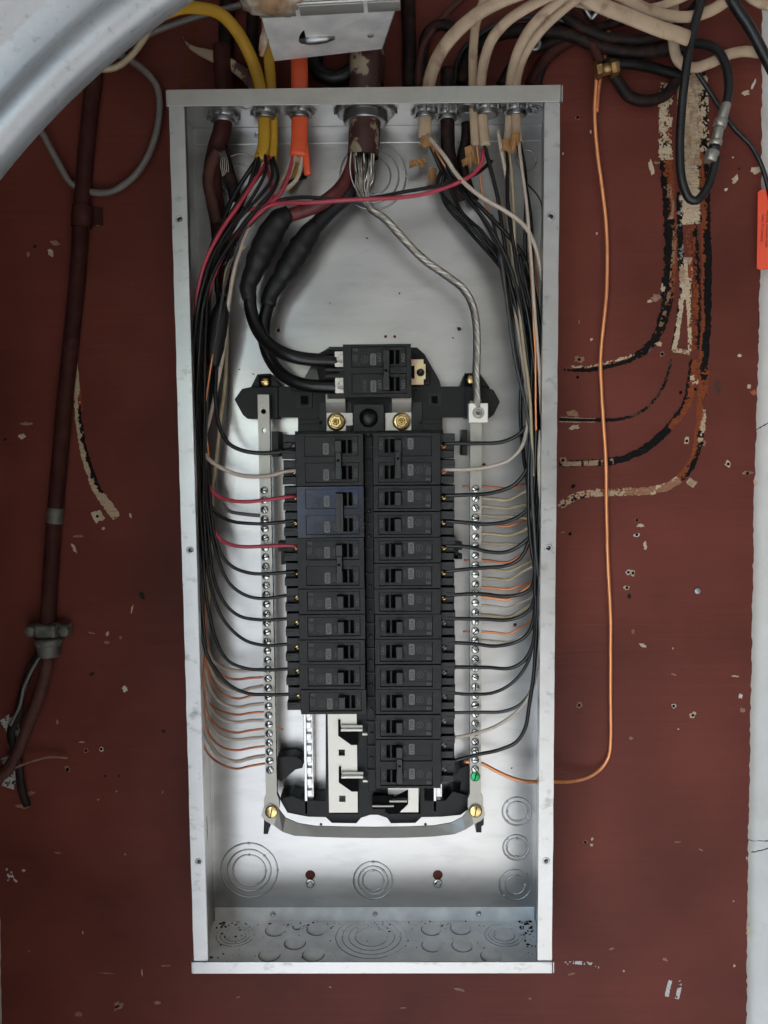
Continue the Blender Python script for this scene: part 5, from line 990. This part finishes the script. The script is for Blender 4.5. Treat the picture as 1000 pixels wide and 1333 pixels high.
wire('black_hose', 'black cable looping low behind the junction box', 'cable', [(400, 60, 18), (408, 84, 22), (425, 101, 26), (445, 101, 28), (462, 88, 28), (474, 62, 26), (482, 20, 22)], 'rubber_black', 7.5, n=16)
cp_ = thing('conduit', 'pale topped pipe with chipped maroon paint above the middle hub', 'conduit', pt(0, 0, 0))
mb = MB(); mb.tube([p - pt(0, 0, 0) for p in [at(482, -30, 14), at(483, 40, 16), at(482, 75, 26), at(480, 112, 40)]], 15 * MM, 24); obj('pipe', mb, M['maroon_conduit'], cp_)
wire('pipe', 'dark maroon pipe standing behind the cream cables', 'pipe', [(531, -30, 8), (533, 60, 10), (533, 116, 12)], 'armour_dark', 7, n=16)
wire('pipe', 'dark maroon pipe behind the yellow cables', 'pipe', [(330, -30, 8), (328, 40, 9), (326, 118, 10)], 'armour_dark', 6, n=16)
wire('armoured_cable', 'dark cable standing behind the white painted cable', 'cable', [(296, -20, 8), (294, 60, 9), (291, 116, 14)], 'armour_dark', 8, n=14, jit=1)
C = path([(238, 48, 14), (250, 62, 20), (268, 70, 26), (290, 78, 32), (310, 90, 36), (325, 104, 40), (334, 122, 42)]); N_ = len(C)
mb = MB(); mb.tube(C, [(.4 + 5.4 * min(1, i / N_ * 2.6)) * (1 + .12 * noise.noise(Vector((i * .3, 0, 0)))) * MM for i in range(N_)], 14, .5)
mat('flaked_cable', (.36, .27, .18), .6, 0, .1, 40, col2=(.05, .016, .013), mix=(.52, .56), mscale=55)
tag(obj('painted_cable', mb, M['flaked_cable']), 'pale cable with flaking maroon paint ending left of the yellow arch', 'cable')
wire('cable', 'brown grey cable hanging in a round loop left of the panel', 'cable', [(148, 69, 12), (165, 76, 14), (188, 92, 16), (204, 112, 16), (208, 140, 14), (203, 175, 12), (190, 208, 10), (170, 234, 8), (143, 250, 8), (115, 249, 8), (92, 238, 10), (76, 212, 14), (64, 190, 18), (50, 163, 24), (36, 135, 30)], 'cable_grey', 3.5, n=12)
wire('cable', 'thin beige cable hooking up behind the steel track', 'cable', [(118, 84, 30), (132, 90, 26), (150, 88, 22), (168, 76, 20), (184, 56, 20), (196, 36, 20), (206, 14, 20), (212, -20, 20)], 'wire_cream', 3.1, n=12)
wire('cable', 'thin grey cable slanting up to the right at top left', 'cable', [(130, 72, 10), (165, 60, 10), (200, 42, 12), (250, 24, 14), (300, 10, 14), (345, 0, 14), (380, -8, 14)], 'cable_grey', 3.0, n=12)
wire('pipe', 'brown pipe rising above the top left corner of the panel', 'pipe', [(268, -30, 6), (256, 30, 6), (246, 75, 6), (240, 125, 6)], 'maroon_metal', 3.2, n=12) if False else None

for lb, pts, m_, r_ in (
 ('rusty thin cable rising behind the leftmost cream cable', [(545, 114, 16), (546, 80, 16), (556, 50, 18), (580, 20, 22), (610, -10, 24)], 'rust', 3.6),
 ('dark cable sweeping from the right cream pair up to the top right', [(652, 112, 12), (668, 84, 12), (700, 62, 14), (745, 46, 14), (800, 30, 14), (860, 6, 16), (900, -20, 16)], 'armour_dark', 5),
 ('tarry cable dipping behind the long cream cable end', [(700, -20, 30), (735, 20, 30), (775, 44, 28), (825, 52, 26), (870, 40, 24), (905, 8, 22), (920, -20, 22)], 'armour_dark', 4.6),
 ('thin black cable crossing behind the middle cream cables', [(590, 112, 20), (600, 70, 22), (630, 40, 26), (680, 24, 28), (730, 26, 26), (765, 40, 24)], 'rubber_black', 2.6),
 ('dark maroon cable rising behind the rightmost cream pair', [(700, 114, 10), (705, 90, 10), (722, 60, 12), (738, 20, 14), (742, -20, 14)], 'armour_dark', 4.6)):
    wire('old_cable', lb, 'cable', pts, m_, r_, n=12, jit=2.2)
cream('thin paint-stained cream cable high behind the arching ones', [(700, -16, 40), (745, 2, 40), (800, 12, 38), (850, 10, 36), (900, -8, 34), (930, -26, 34)], 4.2)

# staple-like steel bracket and strap above the cream cables
sb = thing('steel_bracket', 'small bent steel bracket behind the cream cables at the top', 'bracket', at(770, 18, 16))
for a, b in (((-14, 18), (0, -6)), ((0, -6), (16, 16))):
    mb = MB(); mb.tube([Vector((a[0] * MM, 0, a[1] * MM)), Vector((b[0] * MM, 0, b[1] * MM))], 3.2 * MM, 4); obj('arm', mb, M['zinc_fitting'], sb)
mb = MB(); mb.lathe((0, 0, 0), [(3.2, 0), (7, 0), (7, 1.2), (3.2, 1.2), (3.2, 0)], 20); mb.box(-3, 3, 0, 1.2, 5, 22)
tag(obj('hanger_strap', mb, M['zinc_fitting'], loc=at(696, 57, 26), rot=(0, .3, 0)), 'small grey strap with a hole behind the rightmost cream cables', 'strap')
mb = MB(); mb.lathe((0, 0, 0), [(2.8, 0), (2.8, 16)], 6, (1, 0, 0)); [mb.torus((i * 1.6, 0, 0), 2.7, .6, 1, 12, 5, (1, 0, 0)) for i in range(9)]
tag(obj('bolt', mb, M['zinc_fitting'], loc=at(720, 21, 26)), 'threaded bolt end between the cream cables at the top', 'bolt')

# ------------------------------------------------------------------ junction box hanging at the top edge, foam beside it
jb = thing('junction_box', 'galvanised junction box cut off by the top of the picture', 'junction box', at(430, 45, 70))
o = jb.location
A = [at(*q) for q in ((357, 78, 66), (497, 62, 66), (519, -4, 150), (336, 6, 150))]     # underside: back left, back right, front right, front left
upv = Vector((.004, .006, .10))
def slab(P, th):
    n = (P[1] - P[0]).cross(P[2] - P[0]).normalized() * th * MM; return [p - o for p in P] + [p + n - o for p in P]
def sheet(nm, P, th=1.4, m='galvanised_dull', bev=.4): mb = MB(); mb.hexa(slab(P, th)); return obj(nm, mb, M[m], jb, bevel=bev)
# underside with a slotted knockout opening
Pu = A; mid = lambda a, b, t: a.lerp(b, t)
sheet('underside', Pu, m='galvanised_dusty')
sheet('front_face', [A[3], A[2], A[2] + upv, A[3] + upv]); sheet('side_face', [A[3], A[0], A[0] + upv, A[3] + upv]); sheet('side_face', [A[2], A[1], A[1] + upv, A[2] + upv])
mb = MB()
f0 = A[3].lerp(A[2], -.01); f1 = A[3].lerp(A[2], 1.01); dn = (A[0] - A[3]) * .16
nn = (A[1] - A[0]).cross(A[2] - A[0]).normalized(); nn = nn if nn.z < 0 else -nn
for t0, t1 in ((.0, .26), (.29, .74), (.77, 1.0)):
    q = [f0.lerp(f1, t0), f0.lerp(f1, t1), f0.lerp(f1, t1) + dn, f0.lerp(f1, t0) + dn]; mb.hexa([p + nn * .002 - o for p in q] + [p + nn * .0035 - o for p in q])
obj('folded_edge', mb, M['galvanised'], jb, bevel=.4)
c = A[0] * .38 + A[1] * .27 + A[2] * .14 + A[3] * .21; ux = (A[1] - A[0]).normalized(); uz = (A[3] - A[0]).normalized()
mb = MB(); N = 20; vs = []
for k in range(N): t = math.pi * k / (N - 1); vs.append(c + ux * math.cos(t) * .017 + uz * math.sin(t) * .022 + nn * .0024 - o)
mb.add(vs, [tuple(range(N))]); obj('knockout_hole', mb, M['slot_black'], jb)
mb = MB(); mb.tube([c + ux * t + nn * .003 - o + uz * .003 for t in (-.016, -.008, 0, .008, .016)], [.002, .0042, .0046, .0042, .002], 10); obj('cable_clamp', mb, M['zinc_fitting'], jb)
mb = MB(); mb.lathe((0, 0, 0), [(3, 0), (3, .8), (0, 1)], 12, nn); s_ = obj('screw', mb, M['galvanised_dull'], jb); s_.location = A[1] * .5 + A[2] * .35 + A[0] * .15 - o + nn * .002
bm = bmesh.new(); bmesh.ops.create_icosphere(bm, subdivisions=4, radius=1)
for v in bm.verts:
    d = v.co.normalized(); r = 1 + .28 * noise.noise(d * 2.1) + .16 * noise.noise(d * 5) + .07 * noise.noise(d * 12)
    v.co = Vector((d.x * .026 * r, d.y * .02 * r, d.z * .014 * r))
for f in bm.faces: f.smooth = True
me = bpy.data.meshes.new('foam'); bm.to_mesh(me); bm.free(); me.materials.append(M['foam'])
tag(link('spray_foam', me, None, at(356, -4, 150)), 'lumpy tan spray foam stuck to the junction box corner', 'foam')
bm = bmesh.new(); bmesh.ops.create_icosphere(bm, subdivisions=3, radius=1)
for v in bm.verts:
    d = v.co.normalized(); r = 1 + .3 * noise.noise(d * 2.1 + Vector((7, 0, 0))) + .16 * noise.noise(d * 5); v.co = Vector((d.x * .004 * r, d.y * .006 * r, d.z * .02 * r))
for f in bm.faces: f.smooth = True
me = bpy.data.meshes.new('foam'); bm.to_mesh(me); bm.free(); me.materials.append(M['foam'])
tag(link('spray_foam', me, None, at(346, 45, 100), (0, .25, 0)), 'thin drip of amber spray foam beside the yellow cable', 'foam')

# ------------------------------------------------------------------ coaxial cables and tag at the right
cx_ = thing('coaxial_cable', 'black coaxial cable hanging in a long loop with a crimped joint', 'coaxial cable', at(905, 130, 30))
o = cx_.location
mb = MB(); mb.tube([p - o for p in path([(925, -40, 44), (912, 5, 44), (900, 50, 42), (892, 100, 40), (887, 150, 36), (885, 195, 34), (888, 235, 34), (898, 259, 34), (907, 261, 34), (920, 246, 34), (928, 225, 34), (933, 205, 34)])], 4.3 * MM, 14); obj('cable_run', mb, M['rubber_black'], cx_)
mb = MB(); mb.tube([p - o for p in path([(944, 142, 34), (949, 115, 34), (946, 88, 32), (936, 68, 28), (922, 59, 22), (905, 56, 16), (890, 50, 14)])], 4.3 * MM, 14); obj('cable_run', mb, M['rubber_black'], cx_)
def seg(a, b, r, nm, m): 
    mb = MB(); pa, pb = at(*a, 34) - o, at(*b, 34) - o; mb.tube([pa, pa.lerp(pb, .08), pa.lerp(pb, .92), pb], [r * .85 * MM, r * MM, r * MM, r * .85 * MM], 16); return obj(nm, mb, M[m], cx_)
seg((946, 134), (939, 158), 4.9, 'crimp_sleeve', 'tin_bar'); seg((939.5, 155), (936, 166), 6.4, 'hex_nut', 'tin_bar'); seg((937, 164), (932, 184), 4.9, 'barrel', 'tin_bar'); seg((932.5, 182), (931, 190), 6.2, 'hex_nut', 'tin_bar'); seg((931, 189), (928.5, 197), 5.8, 'seal_ring', 'rubber_black'); seg((928.5, 196), (924, 211), 6.6, 'crimp_sleeve', 'tin_bar')
wire('coaxial_cable', 'thick black cable slanting out at the top right corner', 'coaxial cable', [(938, -30, 40), (955, 4, 40), (975, 34, 38), (990, 62, 36), (1010, 100, 34)], 'rubber_black', 5.2, n=14)
wire('thin_cable', 'thin black cable slanting down to the red tag', 'cable', [(896, 78, 20), (906, 92, 14), (920, 113, 8), (940, 144, 8), (955, 166, 8), (978, 190, 8), (990, 212, 8), (999, 240, 8), (1004, 270, 6)], 'rubber_black', 2.3, n=12)
tg = thing('cable_tag', 'red plastic cable company tag at the right edge of the board', 'tag', at(1006, 298, 7))
o = tg.location; q = [at(*p_, 7) for p_ in ((987, 250), (991, 247), (1030, 247), (1030, 350), (989, 351), (985.5, 349))]
mb = MB(); n = len(q); mb.add([tuple(p - o) for p in q] + [tuple(p - o + Vector((0, .0012, 0))) for p in q], [tuple(range(n)), tuple(range(n, 2 * n))[::-1]] + [(i, n + i, n + (i + 1) % n, (i + 1) % n) for i in range(n)]); obj('plate', mb, M['tag_red'], tg)
mb = MB()
for body, px_, sz in (('Cable TV Company', 992.5, 2.9), ('Warning: Customer Cable', 998.3, 2.9), ('Do not remove this tag', 1004, 2.9)):
    p = at(px_, 297 if px_ < 995 else 298, 7) - o; letters(mb, body, sz * 1.2, p.x / MM, .4, p.z / MM, -90)
obj('lettering', mb, M['print_black'], tg)

# ------------------------------------------------------------------ left: painted conduit and its connector
cd_ = thing('conduit', 'maroon painted conduit running down the left of the board', 'conduit', at(95, 430, 0)); o = cd_.location
C = path([(124, 90, 8), (116, 160, 9), (108, 250, 9), (101, 360, 9), (92, 450, 9), (83, 540, 9), (76, 620, 9), (70, 690, 9), (66, 750, 9), (63, 800, 10), (62, 822, 12)], .01); mb = MB(); mb.tube([p - o for p in C], 8.2 * MM, 20); obj('pipe', mb, M['maroon_metal'], cd_)
mb = MB(); mb.tube([p - o for p in C[:1] + C[1:]], 9.05 * MM, 20) if False else None
for (a, b, m, r) in (((108, 268), (106, 296), 'maroon_metal', 10.6), ((73, 661), (71, 681), 'zinc_old', 8.6)):
    mb = MB(); mb.tube([at(*a, 9) - o, at(*b, 9) - o], r * MM, 20); obj('band', mb, M[m], cd_, bevel=.5)
mb = MB(); p = at(122, 282, 0) - o; mb.box(p.x / MM - 14, p.x / MM + 10, 0, 2, p.z / MM - 9, p.z / MM + 9); obj('strap', mb, M['maroon_metal'], cd_, bevel=.5)
cc = thing('cable_connector', 'grey two-screw clamp connector on the conduit at lower left', 'cable connector', at(63, 822, 12)); o = cc.location
mb = MB(); mb.box(-24, 24, -6, 3, -6, 9, 2); mb.box(-13, 13, 2, 10, -8, 11, 3); obj('clamp_body', mb, M['zinc_old'], cc, bevel=1.5)
for x in (-18, 18): mb = MB(); mb.lathe((x, 3, 1), [(6, 0), (6, 2), (5, 3), (0, 3.2)], 16); mb.box(x - 4, x + 4, 6.1, 6.5, .5, 1.5); obj('screw', mb, M['zinc_old'], cc)
mb = MB(); mb.lathe((0, 0, -7), [(16, 0), (14.5, 4), (13, 8)] + [(12.5 if k % 2 else 11.6, 9 + k * 1.3) for k in range(8)] + [(11, 20)], 24, (0, 0, -1)); obj('threaded_end', mb, M['zinc_old'], cc)
wire('armoured_cable', 'rusty armoured cable below the connector at lower left', 'cable', [(62, 836, 12), (62, 860, 12), (55, 895, 11), (42, 930, 10), (30, 960, 9), (18, 990, 9), (6, 1006, 8), (-15, 1016, 8)], 'rust', 6.4, n=16, jit=2.2)
wire('cable_jacket', 'dark cable jacket split from the rusty cable at lower left', 'cable', [(54, 848, 14), (42, 866, 14), (30, 900, 12), (24, 930, 10), (14, 950, 8), (16, 968, 8), (24, 990, 10), (28, 1020, 8), (36, 1048, 6)], 'armour_dark', 4.6, n=12, aspect=.6, jit=2.5)
wire('wire', 'grey wire hanging beside the rusty cable at lower left', 'wire', [(56, 850, 18), (46, 864, 18), (32, 892, 16), (26, 920, 14), (14, 944, 12)], 'cable_grey', 1.6, jit=1)
wire('twig', 'dry brown fibre sticking out right from the rusty cable', 'fibre', [(20, 1000, 12), (45, 990, 12), (65, 985, 10), (88, 986, 6)], 'chip_tan', 1.2, jit=1.5)

# ------------------------------------------------------------------ steel door track, close to the lens at top left
tr = thing('door_track', 'curved galvanised steel door track close by at the top left', 'door track', at(60, 60, 500)); o = tr.location
H_ = 500
a, b, c = [at(*q, H_) for q in ((0, 226), (96, 120), (240, 2))]
ax, az, bx_, bz, cx2, cz2 = a.x, a.z, b.x, b.z, c.x, c.z
d = 2 * (ax * (bz - cz2) + bx_ * (cz2 - az) + cx2 * (az - bz))
ux_ = ((ax**2 + az**2) * (bz - cz2) + (bx_**2 + bz**2) * (cz2 - az) + (cx2**2 + cz2**2) * (az - bz)) / d
uz_ = ((ax**2 + az**2) * (cx2 - bx_) + (bx_**2 + bz**2) * (ax - cx2) + (cx2**2 + cz2**2) * (bx_ - ax)) / d
R0 = math.hypot(ax - ux_, az - uz_)
a0 = math.atan2(az - uz_, ax - ux_); a1 = math.atan2(cz2 - uz_, cx2 - ux_)
ext = (a1 - a0) * .55; a0 -= ext; a1 += ext
prof = [(3, -7), (0.4, -3), (0, 1), (1.5, 5), (5, 7.5), (9, 8.2), (13, 7.6), (16.4, 6), (18.2, 4), (19.2, 1.5), (20.4, .5), (24, .2), (35, .2), (37, .8), (38.5, 2), (39.5, 2.6), (40, 2.8), (41.2, 3.6), (43, 6), (46, 8), (50, 8.4), (54, 7.4), (57, 4), (58.5, -1), (59, -6)]
NS = 70; vs = []
for i in range(NS + 1):
    t = a0 + (a1 - a0) * i / NS
    for r, h in prof: vs.append(Vector((ux_ + (R0 + r * MM) * math.cos(t), -(H_ + h) * MM, uz_ + (R0 + r * MM) * math.sin(t))) - o)
k = len(vs); vs += [v + Vector((0, .0014, 0)) for v in vs]; n = len(prof)
mb = MB(); mb.add(vs, [(i * n + j, i * n + j + 1, (i + 1) * n + j + 1, (i + 1) * n + j) for i in range(NS) for j in range(n - 1)], True); mb.add([], [])
mb.f += [(k + i * n + j, k + (i + 1) * n + j, k + (i + 1) * n + j + 1, k + i * n + j + 1) for i in range(NS) for j in range(n - 1)]; mb.sm += [True] * (NS * (n - 1))
for j0 in (0, n - 1):
    mb.f += [(i * n + j0, (i + 1) * n + j0, k + (i + 1) * n + j0, k + i * n + j0) for i in range(NS)]; mb.sm += [True] * NS
mat('track_steel', (.36, .365, .37), .45, .75, .08, 30, .15, 400, rvar=.06, col2=(.25, .255, .25), mix=(.58, .75), mscale=220)
obj('channel', mb, M['track_steel'], tr)
